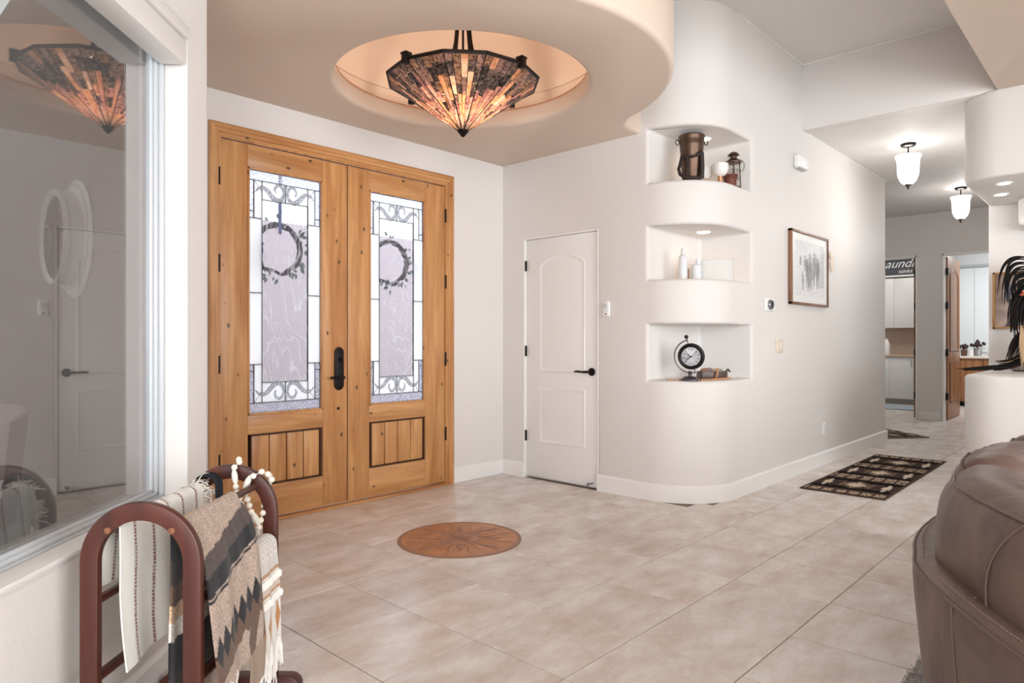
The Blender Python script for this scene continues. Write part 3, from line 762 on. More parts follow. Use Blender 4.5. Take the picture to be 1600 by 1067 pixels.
# patio chair
pc = thing('patio_chair', 'pale pink curved back patio chair outside the picture window', 'chair', (.42, 3.55, -.02))
PK = mat('pink_shell', (178, 150, 150), .5)
x0, y0 = .42, 3.55
def shell(u, v):
    a = radians(-70 + 140 * u); z = .42 + v * (.42 + .06 * cos(a * 1.1)); r = .24 + .05 * v
    return (x0 + r * cos(a + radians(20)), y0 + r * sin(a + radians(20)), z)
MB().grid(shell, 18, 6).build('backrest', PK, pc, solid=.018)
MB().lathe([(.20, .40), (.235, .42), (.23, .45), (.0, .455)], 24, (x0, y0, 0)).build('seat', PK, pc)
for a in (45, 135, 225, 315):
    a = radians(a); MB().cyl((x0 + .15 * cos(a), y0 + .15 * sin(a), .41), (x0 + .22 * cos(a), y0 + .22 * sin(a), -.02), .012, 8).build('leg', BLACK, pc)

# ---- wreaths outside each leaf
LEAF = mat('eucalyptus_leaf', (96, 128, 112), .6, var=.3, vscale=20, objvar=.25)
VINE = mat('grapevine', (64, 48, 44), .8, bump=.5, bscale=80)
RIB = mat('blue_ribbon', (78, 98, 170), .5)
def wreath(cx, cz, label, ribbon):
    yw = 4.315
    t = thing('door_wreath', label, 'wreath', (cx, yw, cz), group='wreaths outside the entrance door')
    for k in range(4):
        pts = []
        for i in range(49):
            a = 2 * pi * i / 48; q_ = a * (5 + k) + k * 1.7
            pts.append((cx + (.163 + .012 * cos(q_)) * cos(a), yw + .012 * sin(q_), cz + (.163 + .012 * cos(q_)) * sin(a)))
        MB().tube(pts, .0095, 6, caps=False).build('vine', VINE, t)
    lm = None
    for i in range(46):
        a = R.uniform(0, 2 * pi) if i > 20 else R.uniform(-2.8, .6); rr_ = R.uniform(.17, .25); s_ = R.uniform(.022, .036)
        if lm is None:
            b = MB(); b.add([(0, 0, 0), (.45, 0, .35), (1, 0, .3), (1.5, 0, 0), (1, 0, -.3), (.45, 0, -.35), (.8, .12, 0)], [(0, 1, 6), (1, 2, 6), (2, 3, 6), (3, 4, 6), (4, 5, 6), (5, 0, 6)])
            b.v = [v * 1 for v in b.v]; o = b.build('leaf', LEAF, None); lm = o.data; D.objects.remove(o)
        o = D.objects.new('leaf', lm); COL.objects.link(o); o.parent = t
        o.location = (rr_ * cos(a) * .92, R.uniform(-.02, .03), rr_ * sin(a) * .92); o.scale = (s_, s_, s_)
        o.rotation_euler = (R.uniform(-.6, .6), -a + R.uniform(-.7, .7), R.uniform(-.5, .5))
    if ribbon:
        m = MB(); m.box(cx - .012, cx + .012, yw - .028, yw - .026, cz + .10, 2.36); m.build('ribbon', RIB, t)
        m = MB(); m.grid(lambda u, v: (cx - .15 - .02 * v + .035 * u, yw - .03 + .01 * sin(v * 9), cz + .03 - .12 * v), 2, 8); m.build('ribbon_tail', RIB, t, solid=.001)
wreath(2.285, 1.80, 'twig and eucalyptus wreath with a blue ribbon outside the left door glass', True)
wreath(3.215, 1.785, 'twig and eucalyptus wreath outside the right door glass', False)

# ================================================================== CHANDELIER
FW = Vector((.7302, .6833, 0)); RT = Vector((.6833, -.7302, 0))
cc = Vector((CX, CY, 0)); ZR, ZA, RR = 2.765, 2.452, .461
ch = thing('chandelier', 'large twelve sided stained glass cone chandelier hanging in the foyer dome', 'chandelier', (CX, CY, 3.445))
def vtx(k, r=RR, z=ZR):
    a = radians(-9.6 + 30 * k); p = cc + r * (-FW * cos(a) + RT * sin(a)); return Vector((p.x, p.y, z))
apex = Vector((CX, CY, ZA))
def glassmat(name, c1, c2):
    m, nt, b = newmat(name); L = nt.links
    geo = N(nt, 'ShaderNodeNewGeometry'); mp = N(nt, 'ShaderNodeMapping'); mp.inputs['Scale'].default_value = (60, 60, 14); L.new(geo.outputs['Position'], mp.inputs[0])
    nz = N(nt, 'ShaderNodeTexNoise'); nz.inputs['Scale'].default_value = 1; nz.inputs['Detail'].default_value = 4; nz.inputs['Distortion'].default_value = 1; L.new(mp.outputs[0], nz.inputs['Vector'])
    cr = N(nt, 'ShaderNodeValToRGB'); e = cr.color_ramp.elements; e[0].position = .38; e[0].color = C4(c2); e[1].position = .62; e[1].color = C4(c1); L.new(nz.outputs[0], cr.inputs[0])
    tl = N(nt, 'ShaderNodeBsdfTranslucent'); L.new(cr.outputs[0], tl.inputs[0]); L.new(cr.outputs[0], b.inputs['Base Color']); b.inputs['Roughness'].default_value = .18
    mx = N(nt, 'ShaderNodeMixShader'); mx.inputs[0].default_value = .35; L.new(tl.outputs[0], mx.inputs[1]); L.new(b.outputs[0], mx.inputs[2]); L.new(mx.outputs[0], nt.nodes['Material Output'].inputs[0])
    return m
light_g = [glassmat('glass_cream', (250, 232, 212), (230, 194, 168)), glassmat('glass_amber', (240, 206, 172), (210, 162, 130)), glassmat('glass_peach', (244, 210, 192), (204, 156, 142)), glassmat('glass_rose', (228, 190, 178), (158, 116, 114))]
dark_g = [glassmat('glass_mauve', (206, 178, 164), (124, 100, 98)), glassmat('glass_smoke', (176, 156, 144), (84, 72, 70)), glassmat('glass_umber', (212, 180, 148), (124, 98, 88)), glassmat('glass_slate', (138, 122, 116), (50, 44, 46))]
for k in range(12):
    A_, B_ = vtx(k), vtx(k + 1); nrm = (B_ - A_).cross(apex - A_).normalized()
    def fp(u, t): return (A_.lerp(B_, u)).lerp(apex, t)
    seen = k in (10, 11, 0, 1, 2, 3, 9, 4); NC = 5 if seen else 3
    for c_ in range(NC):
        t = 0.0; first = True
        while t < .9:
            dt = R.uniform(.11, .24) * (1 - .30 * t) * (1 if seen else 1.7) if not first else R.uniform(.06, .22)
            first = False; t2 = min(t + dt, .93)
            if .93 - t2 < .06: t2 = .93
            u0, u1 = c_ / NC + .012, (c_ + 1) / NC - .012; e = .004
            vs = [fp(u0, t + e), fp(u1, t + e), fp(u1, t2 - e), fp(u0, t2 - e)]
            m = MB(); off = nrm * .003
            m.add([v + off for v in vs] + [v - off for v in vs], [(0, 1, 2, 3), (7, 6, 5, 4), (0, 4, 5, 1), (1, 5, 6, 2), (2, 6, 7, 3), (3, 7, 4, 0)])
            pd = .85 if t < .16 else .55 if t < .3 else .25 if t < .5 else .12
            m.build('glass_piece', R.choice(dark_g if R.random() < pd else light_g), ch, smooth=0)
            t = t2
            if t >= .93: break
LEADM = mat('chandelier_lead', (44, 36, 34), .5, metal=.6)
# solder lattice behind the pieces (thin dark lines between them)
m = MB()
for k in range(12):
    A_, B_ = vtx(k), vtx(k + 1)
    NC = 5 if k in (10, 11, 0, 1, 2, 3, 9, 4) else 3
    for c_ in range(1, NC):
        m.tube([A_.lerp(B_, c_ / NC), A_.lerp(B_, c_ / NC).lerp(apex, .93)], .0019, 4)
m.build('solder_lines', LEADM, ch, smooth=0)['kind'] = 'stuff'
for k in range(12):
    MB().tube([vtx(k), vtx(k).lerp(apex, .97)], .0042, 6).build('rib', IRON, ch)
m = MB()
for k in range(12):
    m.tube([vtx(k, RR + .004, ZR + .004), vtx(k + 1, RR + .004, ZR + .004)], .0105, 6)
m.build('rim', IRON, ch, smooth=30)
MB().lathe([(.001, ZA - .022), (.012, ZA - .014), (.036, ZA + .014), (.030, ZA + .026), (.001, ZA + .02)], 12, (CX, CY, 0)).build('bottom_finial', IRON, ch)
for k in (-1, 2, 5, 8):
    v = vtx(k); d_ = (Vector((v.x, v.y, 0)) - cc).normalized()
    P_ = lambda r, z: (CX + d_.x * r, CY + d_.y * r, z)
    ctrl = [(.045, 3.42), (.045, 3.25), (.050, 3.10), (.062, 3.0), (.085, 2.91), (.13, 2.85), (.22, 2.80), (.34, 2.785), (RR - .01, 2.79)]
    MB().tube([P_(*q_) for q_ in ctrl], [.016] * 9, 8, flat=.6).build('arm', IRON, ch)
    M_ = Matrix.Translation(P_(RR + .006, ZR + .008)) @ Matrix.Rotation(atan2(d_.y, d_.x), 4, 'Z')
    m = MB(M_); m.box(-.02, .018, -.017, .017, -.035, .028); m.box(-.03, .02, -.024, .024, .018, .030); m.build('bracket', IRON, ch, bevel=.003)
MB().cyl((CX, CY, 2.78), (CX, CY, 3.43), .007, 10).build('centre_rod', IRON, ch)
MB().lathe([(.001, 2.74), (.02, 2.75), (.045, 2.775), (.05, 2.80), (.02, 2.82), (.001, 2.82)], 16, (CX, CY, 0)).build('hub', IRON, ch)
MB().lathe([(.02, 3.39), (.06, 3.41), (.085, 3.43), (.09, 3.444), (.001, 3.445)], 24, (CX, CY, 0)).build('canopy', IRON, ch)
for k in range(3):
    a = k * 2 * pi / 3 + .4; bx_, by_ = CX + .12 * cos(a), CY + .12 * sin(a)
    bl = MB().lathe([(.001, 2.62), (.018, 2.628), (.026, 2.65), (.018, 2.68), (.012, 2.70), (.012, 2.735), (.001, 2.736)], 12, (bx_, by_, 0)).build('light_bulb', mat('bulb_glow', (255, 236, 210), emit=(255, 220, 175), estr=12), ch)
lamp('chandelier_lamp', (CX, CY, 2.65), 18, (1, .82, .67), .05)
lamp('chandelier_uplight', (CX + .06, CY - .1, 2.90), 1.0, (1, .74, .50), .03)

# ================================================================== HALL LIGHTS
SHADE = mat('lit_glass_shade', (255, 252, 245), .3, emit=(255, 249, 238), estr=1.7)
def pendant(x, y, label):
    t = thing('ceiling_light', label, 'light', (x, y, ZH), group='bell shaped hall lights')
    cz = ZH
    MB().lathe([(.02, cz - .028), (.060, cz - .024), (.068, cz - .008), (.066, cz)], 24, (x, y, 0)).build('canopy', CAME if False else IRON, t)
    MB().cyl((x, y, cz - .40), (x, y, cz - .02), .0065, 10).build('stem', IRON, t)
    MB().lathe([(.012, cz - .392), (.040, cz - .385), (.066, cz - .36), (.088, cz - .31), (.094, cz - .25), (.095, cz - .19), (.100, cz - .15), (.114, cz - .118), (.110, cz - .112), (.094, cz - .14)], 32, (x, y, 0)).build('glass_shade', SHADE, t)
    MB().lathe([(.001, cz - .438), (.008, cz - .43), (.010, cz - .415), (.024, cz - .40), (.032, cz - .385), (.02, cz - .38)], 16, (x, y, 0)).build('finial', IRON, t)
    MB().lathe([(.001, cz - .15), (.035, cz - .145), (.03, cz - .12), (.006, cz - .11)], 12, (x, y, 0)).build('holder', IRON, t)
    lamp('hall_lamp', (x, y, cz - .07), 2.2, (1, .97, .92), .04)
    lamp('hall_lamp', (x, y - .1, cz - .62), 11, (1, .98, .96), .06)
pendant(7.335, 1.675, 'nearer bell shaped white glass ceiling light in the hall')
pendant(9.865, 1.68, 'farther bell shaped white glass ceiling light in the hall')
for i, (x, y) in enumerate(((6.50, .82), (6.98, .905))):
    t = thing('recessed_light', ['nearer round recessed light under the rounded header', 'farther round recessed light under the rounded header'][i], 'light', (x, y, 2.40), group='recessed header lights')
    MB().lathe([(.042, 2.404), (.056, 2.401), (.062, 2.411)], 24, (x, y, 0)).build('rim', WHITE, t)
    MB().lathe([(.001, 2.4025), (.043, 2.4025), (.043, 2.408)], 20, (x, y, 0)).build('lens', mat('header_glow', (255, 246, 235), emit=(255, 236, 212), estr=6), t)
    lamp('header_lamp', (x, y, 2.38), 5, (1, .86, .72), .03, 'SPOT', 140)

# ================================================================== WALL FITTINGS
t = thing('wall_remote', 'small white wall keypad beside the closet door', 'keypad', (XB, 3.075, 1.365))
MB().box(XB - .018, XB, 3.045, 3.108, 1.365, 1.485).build('body', PLASTIC, t, bevel=.007, seg=3)
MB().lathe([(.001, 0), (.020, .0), (.019, .003), (.001, .004)], 20, (XB - .018, 3.08, 1.452), axis=Matrix.Rotation(radians(-90), 3, 'Y')).build('round_pad', mat('pad_grey', (196, 200, 204), .5), t)
for z in (1.425, 1.408): MB().box(XB - .0195, XB - .017, 3.062, 3.096, z - .004, z + .003).build('key_row', mat('key_grey', (214, 216, 218), .5), t)
MB().ball((XB - .018, 3.077, 1.386), .006, 8, 5, (.5, 1.4, 1)).build('sensor', BLACK, t)
t = thing('thermostat', 'square white thermostat with a grey round dial on the hall wall', 'thermostat', (5.475, YP, 1.42))
MB().box(5.385, 5.565, YP - .014, YP, 1.418, 1.525).build('backplate', PLASTIC, t, bevel=.012, seg=3)
MB().lathe([(.041, 0), (.042, .012), (.038, .020), (.034, .022), (.001, .0225)], 28, (5.47, YP - .012, 1.472), axis=Matrix.Rotation(radians(90), 3, 'X')).build('dial_ring', mat('dial_steel', (150, 152, 156), .25, metal=.8), t)
MB().lathe([(.001, 0), (.031, .0), (.030, .002), (.001, .003)], 24, (5.47, YP - .0345, 1.472), axis=Matrix.Rotation(radians(90), 3, 'X')).build('display', mat('display_black', (50, 52, 56), .15), t)
t = thing('light_switch', 'beige double light switch plate on the hall wall', 'switch', (5.69, YP, 1.08))
IV = mat('ivory_plate', (222, 210, 192), .4)
MB().box(5.615, 5.765, YP - .007, YP, 1.075, 1.190).build('plate', IV, t, bevel=.003)
for x in (5.655, 5.725): MB().box(x - .018, x + .018, YP - .011, YP - .006, 1.10, 1.165).build('rocker', mat('rocker', (232, 224, 210), .35), t, bevel=.002)
t = thing('wall_outlet', 'white wall outlet low on the hall wall above the baseboard', 'outlet', (6.77, YP, .285))
MB().box(6.733, 6.805, YP - .007, YP, .285, .40).build('plate', PLASTIC, t, bevel=.003)
for z in (.318, .366): MB().box(6.752, 6.786, YP - .0095, YP - .006, z - .014, z + .014).build('socket', mat('socket', (214, 212, 210), .4), t, bevel=.002)
t = thing('door_chime', 'white door chime box high on the hall wall', 'door chime', (6.10, YP, 2.69))
MB().box(6.0, 6.215, YP - .06, YP, 2.69, 2.805).build('cover', PLASTIC, t, bevel=.02, seg=4)
MB().box(6.02, 6.195, YP - .052, YP - .002, 2.684, 2.692).build('grille', mat('grille_grey', (190, 190, 192), .5), t)

# ---- framed horse print
t = thing('framed_print', 'framed print of horses in snow on the hall wall', 'picture', (6.34, YP, 1.495))
WALN = wood('frame_wood', (150, 108, 82), (104, 70, 52), 'Z', knots=False)
fx0, fx1, fz0, fz1 = 5.884, 6.80, 1.495, 2.145
for nm, b_ in (('frame_side', (fx0, fx0 + .022, fz0, fz1)), ('frame_side', (fx1 - .022, fx1, fz0, fz1)), ('frame_rail', (fx0, fx1, fz0, fz0 + .022)), ('frame_rail', (fx0, fx1, fz1 - .022, fz1))):
    MB().box(b_[0], b_[1], YP - .036, YP - .001, b_[2], b_[3]).build(nm, WALN, t, bevel=.003)
horses = [(.50, .56, .055, .17, .42), (.57, .50, .05, .15, .5), (.42, .50, .04, .15, .38), (.66, .58, .06, .16, .45), (.73, .52, .05, .15, .4), (.36, .62, .035, .08, .5), (.30, .36, .035, .09, .55), (.47, .38, .05, .11, .5), (.24, .66, .025, .06, .6), (.61, .70, .03, .06, .5)]
def hp_(u, v):
    if not (.09 < u < .91 and .10 < v < .90): return lin((232, 232, 230))
    n = sin(u * 37 + 3 * sin(v * 23)) * sin(v * 41 + 2 * sin(u * 19))
    g = .90 + .03 * n - .10 * max(0, v - .55) * 1.2
    if u > .70 and v > .25: g -= .16 * min(1, (u - .70) / .15) * (.7 + .3 * n)
    for hx, hy, a, b_, d_ in horses:
        q_ = ((u - hx) / a) ** 2 + ((v - hy) / b_) ** 2
        if q_ < 1.3: g = min(g, d_ + .16 + .10 * n + .10 * q_)
        for k in (-.6, .5):
            if abs(u - hx - k * a) < .009 and hy - b_ * 1.9 < v < hy: g = min(g, .55)
    if v > .62 and abs(sin(u * 60 + 6 * sin(v * 9))) < .12: g -= .16
    g = max(.2, g); return lin((g * 250, g * 250, g * 252))
MB().grid(lambda u, v: (fx0 + .02 + u * (fx1 - fx0 - .04), YP - .024, fz0 + .02 + v * (fz1 - fz0 - .04)), 120, 84, col=hp_).build('print', vmat('print_paper', .3, 0, sheen=0, heather=.02, spec=.5), t, smooth=0)
# small flower hanging
t = thing('hanging_ornament', 'small string of cream flowers hanging beside the horse print', 'ornament', (6.84, YP - .02, 1.86))
MB().tube([(6.83, YP - .015, 2.09), (6.84, YP - .02, 2.02), (6.845, YP - .022, 1.96)], .004, 6).build('cord', mat('jute', (186, 150, 118), .8), t)
FLW = mat('cream_petal', (226, 212, 196), .7)
for k, (x, z) in enumerate(((6.835, 2.00), (6.865, 1.965), (6.85, 1.92), (6.885, 1.905), (6.865, 1.87))):
    m = MB()
    for q_ in range(6):
        a = q_ * pi / 3 + k; m.ball((x + .022 * cos(a), YP - .045, z + .022 * sin(a)), .018, 7, 5, (1, .5, 1))
    m.build('flower', FLW, t)

# ================================================================== NICHE OBJECTS
BRZ = mat('dark_copper_metal', (92, 72, 60), .38, metal=.8, var=.2, vscale=12)
z0 = 2.35
t = thing('metal_bucket', 'tall dark bronze bucket with ring handles in the top niche', 'bucket', (4.645, 2.50, z0))
b0 = (4.645, 2.50, z0)
MB().lathe([(.001, 0), (.064, 0), (.068, .01), (.088, .285), (.090, .29), (.0885, .296), (.091, .305), (.0893, .312), (.096, .352), (.099, .358), (.096, .363), (.091, .36), (.06, .02), (.001, .015)], 36, b0).build('body', BRZ, t)
for sg in (-1, 1):
    p = Vector(b0) + RT * (sg * .100) + Vector((0, 0, .325))
    ringp = [p + RT * (sg * .008) + (RT * (.013 * cos(a) * sg) + Vector((0, 0, .02 * sin(a) - .01))) for a in [2 * pi * i / 16 for i in range(17)]]
    MB().tube(ringp, .0035, 6).build('ring_handle', BLACK, t)
LTH = mat('dark_strap', (52, 42, 40), .5, metal=.3, bump=.3)
P3 = lambda r, f_, z: tuple(Vector(b0) + RT * r - FW * f_ + Vector((0, 0, z)))
MB().tube([P3(-.085, .03, .20), P3(-.098, .05, .15), P3(-.112, .06, .10), P3(-.105, .07, .06), P3(-.075, .085, .035), P3(-.03, .10, .028), P3(.03, .10, .03), P3(.06, .08, .045)], [.009, .011, .013, .013, .014, .013, .012, .01], 10).build('lower_handle', LTH, t)
MB().tube([P3(-.085, .03, .20), P3(-.04, .085, .185), P3(.0, .096, .19), P3(.03, .09, .205), P3(.055, .07, .235)], [.009, .010, .010, .014, .006], 10).build('upper_handle', LTH, t)
MB().tube([P3(.052, .075, .22), P3(.055, .08, .12), P3(.052, .08, .03)], .018, 10).build('side_spout', LTH, t)
MB().tube([P3(-.052, .075, .19), P3(-.05, .08, .12), P3(-.052, .08, .03)], .010, 10).build('side_bar', LTH, t)
WCER = mat('white_ceramic', (236, 232, 230), .4); COP = mat('copper_stem', (206, 140, 104), .35, metal=.6)
for i, (x, y, rb, lab) in enumerate(((4.905, 2.515, .049, 'smaller white goblet on a copper stem beside the bucket'), (4.888, 2.392, .060, 'larger white goblet on a copper stem in the middle of the top niche'))):
    t = thing('goblet', lab, 'goblet', (x, y, z0), group='white goblets in the top niche')
    MB().lathe([(.001, 0), (rb * .55, 0), (rb * .5, .006), (rb * .30, .015), (rb * .28, .085), (rb * .3, .09)], 20, (x, y, z0)).build('stem', COP, t)
    m = MB(); n = 24; vs = []; pr_ = [(.22, .085), (.55, .090), (.82, .106), (.96, .132), (1.0, .158), (1.01, .180), (.95, .180), (.85, .14), (.3, .10)]
    for r_, z in pr_:
        for q_ in range(n * 2):
            a = pi * q_ / n; k = 1 + .035 * (abs(sin(a * 7)) - .5) * (r_ > .5); vs.append((x + rb * r_ * k * cos(a), y + rb * r_ * k * sin(a), z0 + z))
    N2 = n * 2
    m.add(vs, [(j_ * N2 + i_, j_ * N2 + (i_ + 1) % N2, (j_ + 1) * N2 + (i_ + 1) % N2, (j_ + 1) * N2 + i_) for j_ in range(len(pr_) - 1) for i_ in range(N2)])
    m.build('bowl', WCER, t)
RUST = mat('rusty_tin', (112, 66, 52), .6, metal=.3, bump=.3)
t = thing('tin_pot', 'small rust brown tin pot in front of the lantern', 'pot', (4.962, 2.345, z0))
MB().lathe([(.001, 0), (.043, 0), (.050, .085), (.057, .088), (.058, .10), (.052, .103), (.047, .09), (.001, .02)], 28, (4.962, 2.345, z0)).build('body', RUST, t)
MB().lathe([(.0515, .070), (.054, .073), (.0525, .078)], 28, (4.962, 2.345, z0)).build('band', RUST, t)
lx, ly = 5.075, 2.372
t = thing('lantern', 'dark iron railway lantern at the right of the top niche', 'lantern', (lx, ly, z0))
MB().lathe([(.001, 0), (.058, 0), (.060, .012), (.056, .03), (.045, .034), (.001, .034)], 24, (lx, ly, z0)).build('base', BRZ, t)
for q_ in range(4):
    a = q_ * pi / 2 + .5
    MB().tube([(lx + .052 * cos(a), ly + .052 * sin(a), z0 + .02), (lx + .045 * cos(a), ly + .045 * sin(a), z0 + .225)], .0045, 6).build('upright', BRZ, t)
for z in (.095, .16):
    rp = [(lx + .048 * cos(2 * pi * i / 24), ly + .048 * sin(2 * pi * i / 24), z0 + z) for i in range(25)]
    MB().tube(rp, .002, 5, caps=False).build('guard_ring', BRZ, t)
LG = seeglass('lantern_glass', (.9, .9, .88), .15, .2, 40, 'hammer')
MB().lathe([(.034, .034), (.040, .09), (.036, .16), (.028, .21)], 20, (lx, ly, z0)).build('glass_chimney', LG, t)
MB().lathe([(.060, .218), (.062, .225), (.045, .245), (.026, .25), (.026, .275), (.046, .280), (.030, .298), (.008, .308), (.001, .31)], 24, (lx, ly, z0)).build('hood', BRZ, t)
MB().cyl((lx, ly, z0 + .03), (lx, ly, z0 + .10), .012, 10).build('burner', BRZ, t)
hh = [Vector((lx, ly, z0 + .20)) + RT * (.055 + .030 * sin(pi * i / 10)) + Vector((0, 0, .045 * cos(pi * i / 10))) for i in range(11)]
MB().tube(hh, .0025, 6).build('bail_handle', BRZ, t)
hh = [Vector((lx, ly, z0 + .215)) - RT * (.050 + .018 * sin(pi * i / 8)) + Vector((0, 0, .02 * cos(pi * i / 8))) for i in range(9)]
MB().tube(hh, .0025, 6).build('side_loop', BRZ, t)

z0 = 1.63
MATW = mat('matte_white_glass', (222, 224, 226), .5)
t = thing('tall_bottle', 'tall slim white bottle at the left of the middle niche', 'bottle', (4.60, 2.548, z0))
MB().lathe([(.001, 0), (.030, 0), (.032, .004), (.032, .165), (.028, .185), (.016, .198), (.001, .20)], 28, (4.60, 2.548, z0)).build('body', MATW, t)
MB().lathe([(.001, .196), (.0155, .198), (.0155, .236), (.013, .24), (.001, .24)], 20, (4.60, 2.548, z0)).build('cap', MATW, t)
t = thing('short_bottle', 'short white bottle with a square cap between the tall bottle and the basket', 'bottle', (4.70, 2.49, z0))
MB().lathe([(.001, 0), (.036, 0), (.038, .004), (.038, .10), (.034, .118), (.018, .126), (.001, .128)], 28, (4.70, 2.49, z0)).build('body', MATW, t)
MB().lathe([(.001, .12), (.018, .126), (.018, .165), (.001, .166)], 20, (4.722, 2.488, z0)).build('cap', MATW, t)
t = MB().box(4.655, 4.663, 2.53, 2.538, z0, z0 + .09).build('incense_box', mat('brown_card', (150, 112, 92), .7), bevel=.001); tag(t, 'thin brown box standing between the two white bottles', 'box')
t = thing('oval_basket', 'wide white woven oval box at the right of the middle niche', 'basket', (4.865, 2.425, z0))
m = MB(); n = 64; vs = []; prf = [(.97, 0), (1, .004)] + [(1.0, .01 + .155 * i / 18) for i in range(19)] + [(.97, .168), (.001, .17)]
for k, (r_, z) in enumerate(prf):
    for q_ in range(n):
        a = 2 * pi * q_ / n; w_ = 1 + .012 * sin(q_ * pi + k * pi / 2) if 2 <= k <= 20 else 1
        ce, se = cos(a), sin(a); sgn = lambda x_: (1 if x_ >= 0 else -1) * abs(x_) ** .75
        zz = z * (1 - .10 * max(0, -ce)) 
        p = Vector((4.865, 2.425, z0 + zz)) + RT * (.142 * r_ * w_ * sgn(ce)) - FW * (.075 * r_ * w_ * sgn(se)); vs.append(p)
m.add(vs, [(j_ * n + i_, j_ * n + (i_ + 1) % n, (j_ + 1) * n + (i_ + 1) % n, (j_ + 1) * n + i_) for j_ in range(len(prf) - 1) for i_ in range(n)])
m.build('woven_body', mat('white_wicker', (222, 220, 216), .6, bump=.6, bscale=160), t, smooth=60)
t = MB(); bc = Vector((4.815, 2.382, z0)); 
for a, b_ in ((0, .035), (1.1, .025), (2.2, .022), (3.3, .03), (4.6, .024)):
    t.tube([bc + Vector((0, 0, .018)), bc + RT * (b_ * cos(a)) + Vector((0, 0, max(.002, .02 + b_ * .7 * sin(a))))], [.006, .002], 6)
t = t.build('driftwood_star', mat('driftwood', (152, 118, 92), .8)); tag(t, 'small brown twig star in front of the woven box', 'ornament')

z0 = .885
t = thing('table_clock', 'black round globe style clock on a stand in the lowest niche', 'clock', (4.55, 2.462, z0))
kc = Vector((4.55, 2.462, z0))
MB().lathe([(.001, 0), (.082, 0), (.080, .010), (.055, .018), (.045, .028), (.014, .034), (.012, .05), (.017, .058), (.012, .07), (.001, .072)], 28, kc).build('base', mat('pewter', (86, 84, 90), .4, metal=.7), t)
cd_ = kc + RT * .008 + Vector((0, 0, .178)); tilt = radians(14)
up_ = (Vector((0, 0, 1)) * cos(tilt) - RT * sin(tilt)).normalized(); sd_ = (RT * cos(tilt) + Vector((0, 0, 1)) * sin(tilt)).normalized()
nrm = (-FW * .90 - RT * .44).normalized(); nrm = (nrm - up_ * nrm.dot(up_)).normalized(); sd_ = nrm.cross(up_) * -1
if sd_.dot(RT) < 0: sd_ = -sd_
A3 = Matrix((sd_, up_, nrm)).transposed()
if A3.determinant() < 0: A3 = Matrix((-sd_, up_, nrm)).transposed()
MB().lathe([(.001, -.018), (.080, -.018), (.094, -.010), (.098, .0), (.094, .012), (.084, .016), (.072, .012), (.068, .006)], 40, cd_, axis=A3).build('case', BLACK, t)
MB().lathe([(.001, .0085), (.070, .0085)], 32, cd_, axis=A3).build('dial', mat('clock_face', (222, 224, 228), .5), t)
def dl_(a, r): return cd_ + nrm * .0105 + sd_ * (r * sin(a)) + up_ * (r * cos(a))
for i in range(12):
    a = i * pi / 6; MB().tube([dl_(a, .050), dl_(a, .062)], .0022, 4).build('numeral', mat('numeral_grey', (96, 98, 104), .5) if i == 0 else D.materials['numeral_grey'], t)
MB().tube([dl_(radians(-110), -.01), dl_(radians(-112), .045)], .0022, 4).build('minute_hand', BLACK, t)
MB().tube([dl_(radians(60), -.01), dl_(radians(-30), .026)], .003, 4).build('hour_hand', BLACK, t)
MB().lathe([(.001, .008), (.006, .009), (.001, .011)], 10, cd_, axis=A3).build('centre_pin', BLACK, t)
ap = [cd_ + up_ * (.123 * cos(a)) - sd_ * (.123 * sin(a)) for a in [radians(x) for x in range(0, 181, 10)]]
MB().tube(ap, .0045, 8).build('meridian_arc', mat('arc_metal', (92, 84, 82), .35, metal=.8), t)
MB().tube([cd_ + up_ * .10, cd_ + up_ * .135], .004, 6).build('top_pin', BLACK, t)
MB().ball(cd_ + up_ * .148, .015, 14, 10).build('ball_finial', BLACK, t)
MB().tube([cd_ - up_ * .10, cd_ - up_ * .128], .004, 6).build('bottom_pin', BLACK, t)
# wooden tray box
t = thing('trinket_box', 'dark wooden box filled with small trinkets beside the black clock', 'box', (4.83, 2.43, z0))
M_ = Matrix.Translation((4.83, 2.43, z0)) @ Matrix.Rotation(radians(-35), 4, 'Z')
DW = wood('dark_box_wood', (96, 70, 56), (62, 44, 36), 'X', knots=False)
m = MB(M_); m.box(-.105, .105, -.045, .045, 0, .008); m.box(-.105, .105, -.045, -.037, 0, .062); m.box(-.105, .105, .037, .045, 0, .062); m.box(-.105, -.097, -.045, .045, 0, .062); m.box(.097, .105, -.045, .045, 0, .062)
m.build('box_body', DW, t, bevel=.001)
MB(M_).tube([(.10, 0, .045), (.135, 0, .075), (.150, 0, .055)], .008, 8).build('handle', DW, t)
for nm, c_, (x, y, z), r_ in (('brown_stone', (150, 108, 90), (-.06, 0, .062), .030), ('grey_stone', (136, 124, 124), (-.02, .008, .066), .027), ('pale_stone', (188, 160, 138), (.025, -.005, .062), .026), ('grey_shell', (150, 148, 150), (.062, .0, .060), .024), ('tan_stone', (176, 128, 90), (-.002, -.022, .056), .018)):
    q_ = MB(M_).ball((x, y, z), r_, 12, 8, (1.25, .85, .8)).build(nm, mat(nm, c_, .7, var=.25, vscale=40), None)
    tag(q_, {'brown_stone': 'brown stone at the left of the trinket box', 'grey_stone': 'grey stone in the middle of the trinket box', 'pale_stone': 'pale stone right of centre in the trinket box', 'grey_shell': 'grey shell at the right of the trinket box', 'tan_stone': 'small tan stone at the front of the trinket box'}[nm], 'stone', 'trinkets in the wooden box')
t = thing('bead_garland', 'tan wooden bead garland lying around the black clock and trinket box', 'garland', (4.7, 2.4, z0))
BD = mat('wood_bead', (206, 150, 104), .6, objvar=.15); bme = None
